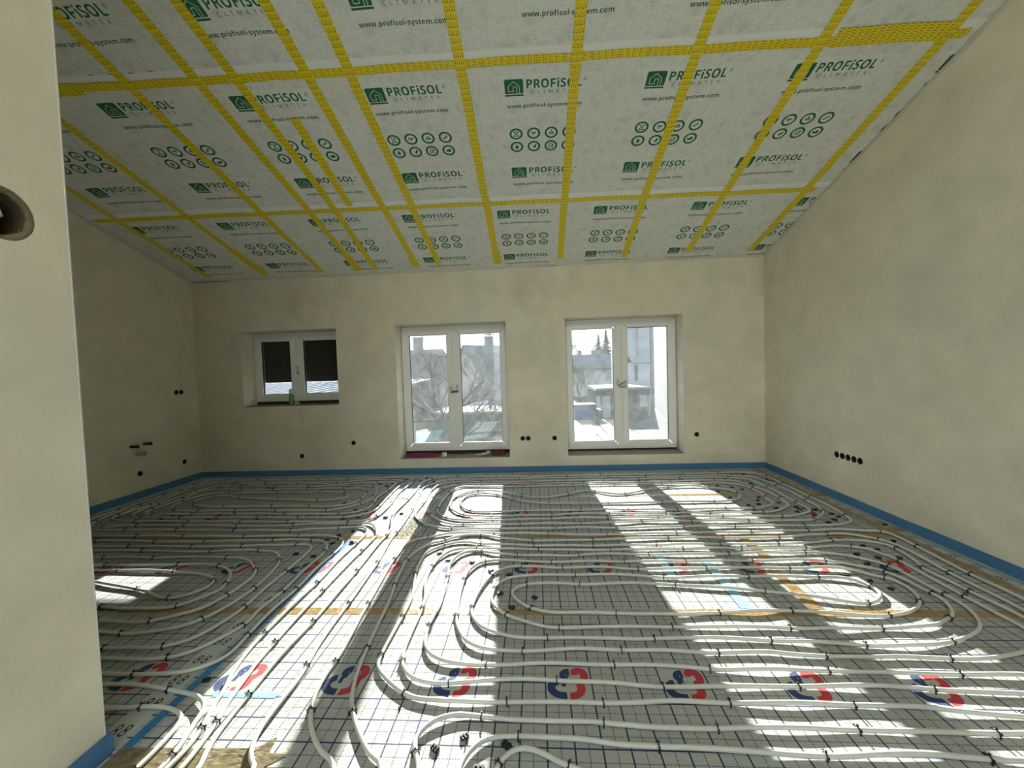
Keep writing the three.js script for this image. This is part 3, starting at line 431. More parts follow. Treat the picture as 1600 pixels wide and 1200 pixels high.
const path_front_right = [-1000,6300,-1000,5400,-660,4450,-746,4009,-827,3946,-888,3886,-941,3811,-977,3727,-995,3613,-997,3433,-1017,3240,-1025,3183,-1054,2838,-1079,2522,-1077,2365,-1080,2255,-1058,2182,-986,2115,-859,2057,-771,2020,-592,2013,-335,2022,70,2038,297,2065,555,2062,964,2042,1358,2042,1741,2030,2031,2013,2377,2008,2573,2032,2670,2047,2693,2214,2663,2552,2650,2970,2620,3350,2620,3600,2560,3720,2400,3780,1792,3741,1565,3725,1437,3709,1129,3701,811,3703,553,3703,355,3713,70,3713,-113,3717,-332,3721,-468,3715,-568,3698,-683,3626,-769,3544,-787,3506,-794,3425,-792,3274,-796,2959,-839,2761,-864,2654,-873,2546,-867,2377,-753,2234,-628,2185,-470,2216,-193,2252,311,2265,770,2264,1223,2249,1653,2251,2001,2238,2202,2195,2323,2197,2432,2224,2503,2268,2516,2369,2481,2533,2438,2664,2456,2853,2461,3147,2422,3349,2400,3460,2300,3530,2027,3532,1866,3531,1593,3533,1377,3528,1255,3522,764,3522,618,3509,432,3501,194,3503,-13,3504,-204,3512,-437,3503,-532,3465,-583,3408,-606,3343,-618,3251,-613,3149,-602,3056,-627,2734,-645,2537,-591,2390,-499,2341,-320,2392,112,2434,436,2399,680,2411,1185,2415,1609,2395,1760,2404,1924,2390,2092,2432,2243,2545,2271,2601,2281,2804,2292,2978,2281,3052,2256,3113,2214,3177,2157,3230,2093,3267,1942,3323,1802,3350,1625,3359,1352,3342,1123,3328,917,3313,610,3317,461,3324,331,3321,129,3319,-135,3317,-235,3288,-331,3233,-389,3156,-409,3082,-410,3020,-386,2865,-341,2715,-312,2656,-210,2586,-79,2586,103,2604,404,2597,616,2624,1110,2613,1492,2607,1598,2615,1850,2616,1982,2640,2070,2706,2140,2758,2154,2847,2130,2935,2081,3006,2001,3065,1910,3103,1803,3123,1681,3123,1536,3103,1404,3086,1276,3085,1118,3096,902,3108,711,3120,411,3115,322,3112,70,3114,-71,3067,-150,2996,-180,2944,-184,2898,-156,2850,-82,2811,316,2815,525,2809,736,2813,942,2835,1164,2862,1324,2892,1496,2937,1663,2984,1772,3010,1842,3001,1906,2962,1947,2911,1960,2853,1919,2772,1825,2737,1601,2727,1410,2722,1207,2718,1109,2724,824,2736,607,2714,391,2700,98,2697,-80,2705,-224,2742,-281,2808,-304,2905,-297,3019,-226,3113,-102,3191,17,3235,302,3234,425,3230,852,3226,1150,3223,1305,3234,1484,3235,1675,3230,1973,3203,2081,3152,2154,3105,2206,3035,2236,2954,2221,2858,2207,2759,2166,2643,2066,2589,2008,2548,1849,2504,1585,2511,1288,2514,1215,2517,757,2516,261,2523,-100,2514,-311,2489,-428,2524,-489,2623,-511,2734,-494,3067,-481,3168,-446,3268,-391,3354,-302,3404,-178,3417,22,3415,152,3405,432,3405,753,3417,1048,3407,1158,3422,1460,3433,1635,3428,1886,3439,2010,3432,2107,3414,2186,3392,2300,3350,2378,3220,2376,3114,2379,2907,2381,2754,2387,2594,2382,2476,2348,2417,2318,2348,2196,2291,2069,2301,1867,2324,1441,2321,965,2327,603,2333,445,2345,82,2331,-273,2307,-454,2298,-593,2303,-682,2345,-738,2436,-770,2619,-759,2785,-707,2996,-694,3316,-691,3408,-667,3512,-601,3591,-509,3624,-343,3615,-226,3604,-72,3594,97,3602,283,3609,466,3625,880,3616,1286,3608,1478,3609,1652,3621,1813,3628,1915,3632,2460,3660,2510,3550,2510,3400,2539,3076,2546,2784,2566,2435,2558,2241,2492,2155,2399,2094,2294,2074,2176,2090,2057,2107,1940,2126,1640,2141,1409,2134,1214,2131,942,2135,484,2160,-2,2175,-344,2106,-451,2061,-587,2047,-693,2085,-794,2161,-883,2214,-979,2444,-969,2657,-958,2779,-919,3010,-888,3360,-867,3523,-846,3624,-818,3715,-764,3808,-686,3906,-639,3954,-577,4004,-620,4450,-930,5400,-930,6300];
const path_front_left = [-1520,6300,-1520,5400,-1450,4450,-1451,4029,-1448,3968,-1460,3851,-1483,3818,-1534,3792,-1603,3776,-1703,3775,-1849,3792,-4150,3790,-4380,3770,-4500,3650,-4500,2910,-4500,2170,-4380,2050,-4155,2032,-3972,2027,-3574,2029,-3335,2032,-3067,2047,-2674,2053,-1879,2045,-1767,2058,-1678,2096,-1619,2167,-1585,2270,-1592,2505,-1581,2831,-1580,3215,-1566,3480,-1622,3549,-1683,3580,-1817,3597,-1972,3600,-2080,3601,-3950,3600,-4180,3580,-4300,3460,-4300,2915,-4300,2370,-4180,2250,-3951,2232,-3729,2234,-3338,2232,-3013,2243,-2689,2247,-2407,2235,-2171,2231,-1886,2220,-1824,2275,-1799,2368,-1794,2619,-1785,2866,-1788,3183,-1844,3342,-1930,3404,-2040,3427,-2294,3427,-3750,3430,-3980,3410,-4100,3290,-4100,2935,-4100,2580,-3980,2460,-3750,2440,-3494,2434,-3198,2436,-2956,2442,-2685,2434,-2423,2436,-2237,2466,-2101,2558,-2017,2646,-1977,2743,-1978,2878,-2003,3012,-2029,3088,-2181,3187,-2330,3226,-2445,3219,-2556,3207,-3550,3220,-3780,3200,-3900,3080,-3900,2930,-3900,2780,-3780,2660,-3550,2640,-3265,2628,-3116,2629,-2777,2635,-2577,2655,-2375,2694,-2271,2730,-2221,2774,-2195,2849,-2230,2927,-2285,2967,-2398,2974,-2602,2893,-2919,2820,-3076,2784,-3300,2770,-3550,2790,-3680,2860,-3700,2930,-3650,3000,-3500,3050,-3200,3070,-2725,3068,-2523,3091,-2393,3089,-2234,3071,-2087,2919,-2107,2804,-2164,2695,-2247,2620,-2384,2558,-2663,2542,-2957,2558,-3359,2549,-3650,2550,-3880,2570,-4000,2690,-4000,2930,-4000,3170,-3880,3290,-3650,3310,-2434,3305,-2196,3313,-1989,3239,-1893,3075,-1869,2878,-1886,2679,-1943,2493,-2044,2376,-2243,2314,-2436,2316,-2626,2332,-2818,2342,-3146,2317,-3423,2308,-3633,2316,-3851,2322,-4080,2340,-4200,2460,-4200,2915,-4200,3370,-4080,3490,-3850,3510,-2195,3506,-1890,3497,-1791,3463,-1725,3392,-1654,3220,-1659,3125,-1652,2956,-1664,2636,-1677,2339,-1707,2255,-1760,2188,-1837,2146,-1944,2127,-2599,2141,-3057,2151,-3496,2133,-3868,2116,-4055,2122,-4280,2140,-4400,2260,-4400,2900,-4400,3540,-4280,3660,-4050,3680,-1992,3667,-1860,3668,-1742,3673,-1641,3689,-1498,3723,-1429,3765,-1409,3794,-1395,3853,-1373,3939,-1363,4022,-1400,4450,-1450,5400,-1450,6300];
const path_near = [-700,6300,-700,5400,-420,4450,-447,4000,-477,3938,-489,3893,-479,3863,-443,3821,-389,3794,-338,3784,-253,3789,-113,3804,47,3807,178,3802,292,3814,416,3828,767,3814,1260,3814,1469,3816,1710,3814,2350,3810,2580,3860,2660,4000,2660,5700,2550,5850,2300,5900,100,5900,-120,5820,-180,5600,-200,4300,-177,3993,-143,3944,-110,3923,-80,3920,-24,3934,37,3964,92,3985,350,4070,900,4100,2100,4080,2280,4140,2340,4300,2340,5300,2200,5460,300,5480,100,5350,80,4500,220,4340,1900,4340,1900,4210,150,4200,-40,4350,-60,5500,100,5670,2300,5680,2480,5550,2500,4100,2420,3970,2200,3920,1593,3918,1417,3910,1300,3903,1153,3908,978,3918,725,3912,508,3900,235,3893,145,3881,4,3873,-128,3871,-199,3880,-236,3894,-281,3944,-301,3996,-320,4450,-600,5400,-600,6300];

const PR = 0.0091;
const clipGeo = (() => {
  const a = new THREE.TorusGeometry(0.0121, 0.0027, 6, 10, Math.PI); a.translate(0, 0, 0);
  const parts = [a, box(0.0046, 0.024, 0.0046, -0.0121, -0.013, 0), box(0.0046, 0.024, 0.0046, 0.0121, -0.013, 0)];
  for (const s of [-1, 1]) { const w = box(0.0022, 0.009, 0.006, 0, 0, 0); w.rotateZ(s * 0.6); w.translate(s * 0.0160, 0.008, 0); parts.push(w); }
  const nib = box(0.006, 0.007, 0.005, 0, 0.0172, 0); parts.push(nib); return merge(parts);
})();
function layPipe(flat2, label, ph) {
  const pts = []; for (let i = 0; i < flat2.length; i += 2) pts.push(new THREE.Vector3(flat2[i] / 1000, 0, flat2[i + 1] / 1000));
  const curve = new THREE.CatmullRomCurve3(pts, false, 'centripetal'); curve.arcLengthDivisions = pts.length * 14;
  const L = curve.getLength(), n = Math.round(L / 0.028), P = curve.getSpacedPoints(n);
  // clips first: they pin the pipe down, between them it lifts a little
  const clips = []; let next = 0.3;
  for (let i = 4; i < n - 4; i++) {
    const s = L * i / n, a = P[i].clone().sub(P[i - 4]), b = P[i + 4].clone().sub(P[i]), bend = a.angleTo(b) > 0.22;
    if (s >= next) { clips.push(i); next = s + (bend ? rr(0.24, 0.34) : rr(0.38, 0.58)); }
  }
  const lift = new Float32Array(n + 1);
  for (let c = 0; c + 1 < clips.length; c++) { const i0 = clips[c], i1 = clips[c + 1], am = rr(0.001, 0.008) * Math.min(1, (i1 - i0) / 14); for (let i = i0; i < i1; i++) lift[i] = am * Math.sin(Math.PI * (i - i0) / (i1 - i0)) ** 2; }
  const R = 10, pos = [], nor = [], idx = [], up = new THREE.Vector3(0, 1, 0), t = new THREE.Vector3(), sd = new THREE.Vector3(), nn = new THREE.Vector3();
  const Y = (i) => PR + 0.0022 + lift[i];
  for (let i = 0; i <= n; i++) {
    t.copy(P[Math.min(n, i + 1)]).sub(P[Math.max(0, i - 1)]); t.y = 0; t.normalize(); sd.crossVectors(t, up);
    for (let k = 0; k < R; k++) { const a = k / R * Math.PI * 2, c = Math.cos(a), s = Math.sin(a); nn.set(sd.x * c, s, sd.z * c); pos.push(P[i].x + nn.x * PR, Y(i) + nn.y * PR, P[i].z + nn.z * PR); nor.push(nn.x, nn.y, nn.z); }
  }
  for (let i = 0; i < n; i++) for (let k = 0; k < R; k++) { const a = i * R + k, b = i * R + (k + 1) % R, c = a + R, d = b + R; idx.push(a, c, b, b, c, d); }
  const g = new THREE.BufferGeometry(); g.setAttribute('position', new THREE.Float32BufferAttribute(pos, 3)); g.setAttribute('normal', new THREE.Float32BufferAttribute(nor, 3)); g.setIndex(idx);
  const grp = thing('heating_pipe', label, 'pipe', [0, 0, 0], 'floor heating pipe circuits');
  mesh('pipe', g, M.pipe, grp);
  for (const i of clips) {
    if (P[i].z > 4.25) continue;
    const c = mesh('clip', clipGeo, M.clip, grp); t.copy(P[i + 1]).sub(P[i - 1]);
    c.position.set(P[i].x, Y(i), P[i].z); c.rotation.set(rr(-0.12, 0.12), Math.atan2(t.x, t.z) + rr(-0.15, 0.15), rr(-0.1, 0.1), 'YXZ');
  }
}
layPipe(path_back_left, 'pale grey heating pipe coiled in the shade below the small window', 1);
layPipe(path_back_right, 'pale heating pipe coiled before the two tall windows, with a wavy inner run', 2);
layPipe(path_front_right, 'pale heating pipe of the large sun striped spiral on the right', 3);
layPipe(path_front_left, 'pale heating pipe coiled around the small bright sun patch behind the near wall', 4);
layPipe(path_near, 'pale heating pipe with bends at the bottom edge, nearest the camera', 5);

// ---------- loose clip ends ----------
{
  const body = (() => { const parts = []; const s = poly([[-0.017, -0.008], [-0.012, -0.011], [0.013, -0.011], [0.017, -0.006], [0.017, 0.008], [0.012, 0.011], [-0.013, 0.011], [-0.017, 0.006]]); for (const x of [-0.0075, 0.0075]) s.holes.push(circPath(x, 0, 0.0045)); const g = new THREE.ExtrudeGeometry(s, { depth: 0.007, bevelEnabled: true, bevelSize: 0.0012, bevelThickness: 0.0012, bevelSegments: 1, curveSegments: 6 }); g.rotateX(-Math.PI / 2); g.translate(0, 0.0014, 0); parts.push(g); for (const x of [-0.013, 0, 0.013]) parts.push(box(0.0025, 0.005, 0.020, x, 0.011, 0)); return merge(parts); })();
  const ORD = ['first', 'second', 'third', 'fourth', 'fifth', 'sixth', 'seventh', 'eighth', 'ninth', 'tenth', 'eleventh', 'twelfth', 'thirteenth', 'fourteenth', 'fifteenth', 'sixteenth', 'seventeenth', 'eighteenth', 'nineteenth', 'twentieth', 'twenty-first', 'twenty-second'];
  const put = (list, words, group) => list.slice().sort((a, b) => a[1] - b[1]).forEach(([x, z], k) => { const label = list.length > 1 ? words.replace('#', ORD[k]) : words; const m = mesh('clip_end', body, M.loose); m.position.set(x, 0.0004, z); m.rotation.y = rr(-0.7, 0.7); m.scale.setScalar(rr(0.9, 1.15)); tag(m, label, 'clip end', group); });
  put([[2.3, 1.33], [2.19, 1.48], [2.38, 1.46], [2.5, 1.53], [2.41, 1.66], [2.57, 1.64], [2.58, 1.71], [2.5, 1.77], [2.41, 1.83], [2.14, 1.26], [2.09, 1.37], [2.48, 0.31], [2.59, 0.49], [2.36, 0.7], [1.97, 0.76], [2.1, 0.82], [2.17, 0.9], [1.89, 0.96], [1.92, 1.17], [2.2, 1.17], [1.98, 1.4], [2.32, 0.6]], 'black clip end in the back right pipe bends, # from the window wall', 'clip ends by the back right bends');
  put([[2.34, 2.28], [2.4, 2.33], [2.2, 2.41], [2.3, 2.46], [2.27, 2.16], [2.44, 2.46], [2.06, 2.85], [2.61, 2.21], [2.81, 1.89], [1.92, 2.69], [2.01, 2.76], [2.16, 2.55]], 'black clip end in the front right pipe bends, # from the window wall', 'clip ends by the front right bends');
  put([[-1.96, 0.5], [-1.84, 0.6], [-2.08, 1.2], [-1.86, 1.41], [-1.72, 1.46], [-1.63, 1.64], [-1.87, 1.65], [-1.64, 1.94], [-1.73, 2.02], [-1.78, 2.11], [-1.7, 2.18], [-1.54, 2.17], [-1.47, 1.62], [-1.35, 1.52], [-1.45, 0.25], [-1.31, 0.42], [-1.35, 0.56], [-1.5, 0.36], [-1.7, 0.31], [-1.89, 2.37], [-1.73, 2.41]], 'black clip end among the bends by the supply pipes, # from the window wall', 'clip ends left of the supply pipes');
  put([[-0.77, 2.36], [-0.68, 2.47], [-0.5, 2.5], [-0.35, 2.62], [-0.22, 2.68]], 'sunlit clip end in the front right spiral, # from the window wall', 'sunlit clip ends in the front right spiral');
  put([[-0.26, 2.91], [-0.05, 2.95], [-0.18, 3.05]], 'shaded clip end by the innermost left bend, # from the window wall', 'shaded clip ends in the innermost bend');
  for (const [x, z, l] of [[-0.31, 3.87, 'sunlit grey clip end, the farther of two inside the bottom pipe bend'], [-0.41, 3.92, 'sunlit grey clip end, the nearer of two inside the bottom pipe bend'], [-0.15, 3.90, 'small black clip end in shade against the second bottom pipe bend'], [-0.24, 3.99, 'small clip end at the very bottom edge between the pipe bends'], [-1.545, 3.62, 'single black clip end lying on the dark blue edge tape near the near wall']]) put([[x, z]], l, undefined);
}

// ---------- windows ----------
const trap = (pts, d, mat, parent, name) => { const g = new THREE.ExtrudeGeometry(poly(pts), { depth: d - 0.008, bevelEnabled: true, bevelSize: -0.0005, bevelThickness: 0.004, bevelSegments: 2, bevelOffset: -0.0035 + 0.0005 }); g.translate(0, 0, 0.004); return mesh(name, g, mat, parent); };
function mitred(x0, x1, y0, y1, w, z, d, parent, name) {   // four mitred bars, hairline joints
  const e = 0.0004, G = [[[x0, y0 + e], [x0 + w, y0 + w + e], [x0 + w, y1 - w - e], [x0, y1 - e]], [[x1, y0 + e], [x1, y1 - e], [x1 - w, y1 - w - e], [x1 - w, y0 + w + e]], [[x0 + e, y0], [x1 - e, y0], [x1 - w - e, y0 + w], [x0 + w + e, y0 + w]], [[x0 + e, y1], [x0 + w + e, y1 - w], [x1 - w - e, y1 - w], [x1 - e, y1]]];
  for (const p of G) { const m = trap(p, d, M.pvc, parent, name); m.position.z = z; }
}
function makeWindow(n, [X0, X1, Y0, Y1], opt) {
  const win = struct('window_' + n), F = -0.25;          // inner face of the sashes
  const y0 = Y0 + opt.raise, x0 = X0 + 0.002, x1 = X1 - 0.002, y1 = Y1 - 0.002, xm = opt.mid;
  mitred(x0, x1, y0, y1, 0.062, F - 0.075, 0.065, win, 'frame_bar');
  mesh('sill_packing', box(X1 - X0 - 0.01, opt.raise + 0.002, 0.06, (X0 + X1) / 2, Y0 + opt.raise / 2, F - 0.045), M.darkgap, win);
  const cap = rbox(X1 - X0 + 0.02, 0.03, 0.2, 0.004, (X0 + X1) / 2, Y0 - 0.001, F - 0.19); mesh('outer_sill', cap, M.steel, win);
  mesh('window_sill', (() => { const g = new THREE.BoxGeometry(X1 - X0 - 0.004, 0.02, 0.245, 60, 1, 10), p = g.attributes.position; for (let i = 0; i < p.count; i++) if (p.getY(i) > 0) p.setY(i, 0.01 + 0.006 * fbm(p.getX(i) * 9, p.getZ(i) * 9, 3) - (p.getZ(i) > 0.11 ? 0.006 : 0)); g.computeVertexNormals(); g.translate((X0 + X1) / 2, Y0 + 0.0, -0.124); return uvBox(g); })(), M.sill, win);
  const sashes = [[x0 + 0.028, xm - 0.016], [xm + 0.016, x1 - 0.028]];
  mesh('mullion', rbox(0.05, y1 - y0 - 0.1, 0.05, 0.004, xm, (y0 + y1) / 2, F - 0.045), M.pvc, win);
  sashes.forEach(([a, b], i) => {
    const s = new THREE.Group(); s.name = numbered('sash'); win.add(s); const c = y0 + 0.028, d = y1 - 0.046, w = 0.082;
    mitred(a, b, c, d, w, F - 0.062, 0.062, s, 'sash_bar');
    const gx0 = a + w - 0.004, gx1 = b - w + 0.004, gy0 = c + w - 0.004, gy1 = d - w + 0.004;
    const gs = []; for (const [p, q, r, t] of [[gx0, gx0 + 0.006, gy0, gy1], [gx1 - 0.006, gx1, gy0, gy1], [gx0, gx1, gy0, gy0 + 0.006], [gx0, gx1, gy1 - 0.006, gy1]]) gs.push(box(q - p, t - r, 0.03, (p + q) / 2, (r + t) / 2, F - 0.032));
    mesh('gasket', merge(gs), M.gasket, s);
    mesh('glass_pane', box(gx1 - gx0, gy1 - gy0, 0.004, (gx0 + gx1) / 2, (gy0 + gy1) / 2, F - 0.024), M.glass, s);
    const du = new THREE.PlaneGeometry(gx1 - gx0 - 0.01, gy1 - gy0 - 0.01); du.translate((gx0 + gx1) / 2, (gy0 + gy1) / 2, F - 0.0275); uvPlanar(du, (x, y) => [x + n * 0.13, y]); if (n > 1) mesh('pane_dust', du, M.dust, s);
    const lx = i ? b - 0.004 : a + 0.004;      // hinges
    for (const hy of [c + 0.06, d - 0.06]) mesh('hinge', rbox(0.014, 0.075, 0.014, 0.004, lx, hy, F + 0.006), M.pvc, s);
    const hz = opt.handles[i];
    if (hz) {
      const [hx, hy, dx, dy] = hz, hd = new THREE.Group(); hd.name = numbered('handle'); s.add(hd); const L = Math.hypot(dx, dy);
      const lever = rbox(L, 0.011, 0.010, 0.004, L / 2, 0, 0.032); lever.rotateZ(Math.atan2(dy, dx)); lever.translate(hx, hy, F);
      const neck = cyl(0.007, 0.007, 0.034, 10); neck.rotateX(Math.PI / 2); neck.translate(hx, hy, F + 0.017);
      mesh('lever', merge([lever, neck]), M.handle, hd);
      const plate = rbox(0.032, 0.085, 0.008, 0.003, hx, hy + 0.01, F + 0.004); const wr = new THREE.SphereGeometry(0.03, 10, 8); const wp = wr.attributes.position; for (let k = 0; k < wp.count; k++) { const f = 1 + 0.35 * noise(wp.getX(k) * 60, wp.getY(k) * 60, wp.getZ(k) * 60 + hx); wp.setXYZ(k, wp.getX(k) * f * 0.7, wp.getY(k) * f * 1.1, wp.getZ(k) * f * 0.35); } wr.computeVertexNormals(); wr.translate(hx, hy + 0.055, F + 0.018);
      mesh('plate', plate, M.pvc, hd); mesh('protective_film', wr, M.wrap, hd);
    }
  });
  return win;
}
makeWindow(1, W3, { raise: 0.05, mid: -3.405, handles: [null, [-3.392, 1.43, 0.035, -0.035]] });
makeWindow(2, W1, { raise: 0.055, mid: -1.146, handles: [[-1.19, 1.075, 0.10, 0.008], [-1.10, 1.10, -0.085, -0.014]] });
makeWindow(3, W2, { raise: 0.03, mid: 1.149, handles: [[1.10, 1.105, 0.10, 0.05], [1.205, 1.085, -0.09, 0]] });
// rolled-up shutters leave a dark end bar at the top of the tall windows; the small window's is almost down
function makeShutter(name, [X0, X1, Y0, Y1], bottom, top, label) {
  const sh = thing(name, label, 'roller shutter', [(X0 + X1) / 2, bottom, -0.352], 'outside roller shutters');
  const W = X1 - X0 - 0.06, pitch = 0.0385, n = Math.max(1, Math.round((top - bottom) / pitch));
  const slat = (() => { const s = new THREE.Shape(); s.moveTo(0, 0); s.quadraticCurveTo(-0.008, pitch / 2, 0, pitch + 0.0006); s.lineTo(0.003, pitch + 0.0006); s.quadraticCurveTo(-0.004, pitch / 2, 0.003, 0); s.closePath(); const g = new THREE.ExtrudeGeometry(s, { depth: W, bevelEnabled: false, curveSegments: 6 }); g.rotateY(Math.PI / 2); g.translate(-W / 2, 0, 0); const webs = [g]; for (let x = -W / 2; x < W / 2; x += 0.034) webs.push(box(0.020, 0.005, 0.0025, x + 0.01, pitch - 0.001, -0.0015)); return merge(webs); })();
  mesh('end_bar', rbox(W, 0.05, 0.014, 0.003, 0, 0.025, 0), M.shutter, sh);
  for (let i = 0; i < n; i++) { const m = mesh('slat', slat, M.shutter, sh); m.position.y = 0.05 + i * pitch; }
  for (const s of [-1, 1]) mesh('guide_rail', box(0.05, Y1 - Y0, 0.03, s * (W / 2 + 0.014), (Y0 + Y1) / 2 - bottom, 0), M.shutter, sh);
}
makeShutter('roller_shutter', W3, 1.285, 1.97, 'black roller shutter let down outside the small window with a lit gap below');
makeShutter('roller_shutter', W1, 1.895, 1.99, 'dark roller shutter end peeking in at the top of the middle window');
makeShutter('roller_shutter', W2, 1.915, 1.99, 'dark roller shutter end peeking in at the top of the right window');

// ---------- electrical boxes and pipe ends in the walls ----------
const cupGeo = (() => { const pts = [[0.0001, -0.048], [0.029, -0.048], [0.0302, -0.0465], [0.0302, 0.0012], [0.0285, 0.0012], [0.0275, -0.0440], [0.0001, -0.0440]].map(([a, b]) => new THREE.Vector2(a, b)); const g = new THREE.LatheGeometry(pts, 28); g.rotateX(Math.PI / 2); return g; })();
const lugGeo = merge([0, 1].map((k) => { const g = cyl(0.0035, 0.0035, 0.035, 8); g.rotateX(Math.PI / 2); g.translate(k ? 0.0215 : -0.0215, 0, -0.022); return g; }));
function socket(pos, ry, label, group) { const t = thing('socket_box', label, 'socket box', pos, group, ry); mesh('cup', cupGeo, M.socket, t); mesh('screw_lugs', lugGeo, M.socket, t); }
['round black socket box low in the window wall, below the small window', 'round black socket box left of the middle window, the one closer to it', 'left box of the touching pair of black socket boxes between the tall windows', 'right box of the touching pair of black socket boxes between the tall windows', 'single round black socket box just left of the right window', 'round black socket box in the window wall right of the right window'].forEach((l, i) => socket([BOXES_BACK[i][0], BOXES_BACK[i][1], 0], 0, l));
['left box of the pair of black socket boxes high on the dark left wall', 'right box of the pair of black socket boxes high on the dark left wall', 'single black socket box low on the left wall, closest to the corner', 'single black socket box low on the left wall, beneath the water pipe ends'].forEach((l, i) => socket([XL, BOXES_LEFT[i][1], BOXES_LEFT[i][0]], Math.PI / 2, l));
['first of five black socket boxes on the right wall, nearest the corner', 'second of five black socket boxes on the right wall, counted from the corner', 'middle one of the five black socket boxes in a row on the right wall', 'fourth of the five black socket boxes on the right wall, counted from the corner', 'last of five black socket boxes on the right wall, farthest from the corner'].forEach((l, i) => socket([XR, BOXES_RIGHT[i][1], BOXES_RIGHT[i][0]], -Math.PI / 2, l));
function stub(y, z, label) {
  const t = thing('water_pipe_end', label, 'pipe end', [XL, y, z], 'capped water pipe ends');
  const c = (r, h, x) => { const g = cyl(r, r, h, 14); g.rotateZ(Math.PI / 2); g.translate(x, 0, 0); return g; };
  mesh('stub', merge([c(0.016, 0.07, 0.035), c(0.019, 0.012, 0.03)]), M.chrome, t); mesh('plug', c(0.020, 0.022, 0.078), M.handle, t);
}
stub(0.62, 0.975, 'left one of two dark capped water pipe ends above the white drain');
stub(0.625, 0.815, 'right one of two dark capped water pipe ends above the white drain');
{
  const t = thing('drain_pipe_end', 'white plastic drain pipe end sticking out of the dark left wall', 'pipe end', [XL, 0.525, 0.895]);
  const g = new THREE.LatheGeometry([[0.026, 0], [0.026, 0.05], [0.030, 0.052], [0.030, 0.085], [0.026, 0.085], [0.0225, 0.083], [0.0225, 0.0]].map(([a, b]) => new THREE.Vector2(a, b)), 26); g.rotateZ(-Math.PI / 2); mesh('pipe_socket', g, M.whitepipe, t);
  const c = new THREE.CylinderGeometry(0.0224, 0.0224, 0.004, 20); c.rotateZ(Math.PI / 2); c.translate(0.03, 0, 0); mesh('inside', c, M.socket, t);
  const r = new THREE.TorusGeometry(0.034, 0.005, 8, 26); r.rotateY(Math.PI / 2); r.translate(0.002, 0, 0); mesh('rosette', r, M.whitepipe, t);
}
// ---------- things on the sills ----------
function crumple(name, label, cat, pos, w, d, h, color, ph, folds = 9) {
  const nx = 44, nz = 26, P = [], I = [];
  for (let j = 0; j <= nz; j++) for (let i = 0; i <= nx; i++) {
    const u = i / nx * 2 - 1, v = j / nz * 2 - 1, r = Math.min(1, Math.pow(Math.abs(u), 3) + Math.pow(Math.abs(v), 3)), e = 1 - r * r;
    const f = 0.5 + 0.5 * Math.abs(noise(u * folds * 0.35 + ph, v * folds * 0.8, ph)) * 1.6 + 0.5 * fbm(u * folds * 0.5 + ph, v * folds, 3);
    P.push(u * w / 2 * (1 + 0.10 * noise(v * 3, ph, 1)), Math.max(0, e * h * Math.max(0.12, f)), v * d / 2 * (1 + 0.16 * noise(u * 3, ph, 5)));
  }
  for (let j = 0; j < nz; j++) for (let i = 0; i < nx; i++) { const a = j * (nx + 1) + i; I.push(a, a + nx + 1, a + 1, a + 1, a + nx + 1, a + nx + 2); }
  const g = new THREE.BufferGeometry(); g.setAttribute('position', new THREE.Float32BufferAttribute(P, 3)); g.setIndex(I); g.computeVertexNormals();
  const m = mesh(name, g, phys({ color: lin(...color), roughness: 0.95, sheen: 0.3, side: THREE.DoubleSide })); m.position.set(...pos); return tag(m, label, cat);
}
crumple('cloth', 'magenta folded cloth lying at the left end of the middle window sill', 'cloth', [-1.595, 0.209, -0.10], 0.50, 0.14, 0.055, [0.17, 0.025, 0.075], 2.3, 10);
crumple('cloth', 'dark red crumpled cloth at the right end of the middle window sill', 'cloth', [-0.545, 0.209, -0.11], 0.19, 0.12, 0.085, [0.13, 0.035, 0.032], 7.1, 8);
{
  const t = thing('work_glove', 'pale beige work glove lying limp on the middle window sill', 'glove', [-0.77, 0.211, -0.09]); const gm = phys({ color: lin(0.50, 0.46, 0.38), roughness: 1 });
  const palm = new THREE.SphereGeometry(0.045, 18, 12); palm.scale(1.1, 0.42, 0.75); palm.translate(0.03, 0.019, -0.01); mesh('palm', palm, gm, t);
  const cuff = new THREE.CylinderGeometry(0.028, 0.032, 0.05, 16, 1); cuff.rotateZ(1.3); cuff.scale(1, 0.7, 1); cuff.translate(0.082, 0.035, -0.02); mesh('cuff', cuff, gm, t);
  [[-0.02, -0.03, 0.05, 2.7], [-0.03, -0.012, 0.06, 2.95], [-0.03, 0.008, 0.06, 3.2], [-0.02, 0.026, 0.05, 3.5], [0.02, 0.03, 0.04, 4.2]].forEach(([x, z, L, a]) => { const f = new THREE.CapsuleGeometry(0.0095, L, 4, 10); f.rotateZ(Math.PI / 2); f.translate(-L / 2 * -1 * 0, 0, 0); f.rotateY(-a); f.translate(x + Math.cos(a) * L * 0.3, 0.011, z + Math.sin(a) * L * 0.3); mesh('finger', f, gm, t); });
  const r = thing('tape_roll', 'small white tape roll standing beside the magenta cloth', 'tape roll', [-1.288, 0.212, -0.085]);
  const g = new THREE.LatheGeometry([[0.022, 0], [0.032, 0], [0.033, 0.002], [0.033, 0.046], [0.032, 0.048], [0.022, 0.048], [0.022, 0]].map(([a, b]) => new THREE.Vector2(a, b)), 30); mesh('roll', g, std({ color: lin(0.72, 0.71, 0.66), roughness: 0.6 }), r);
}
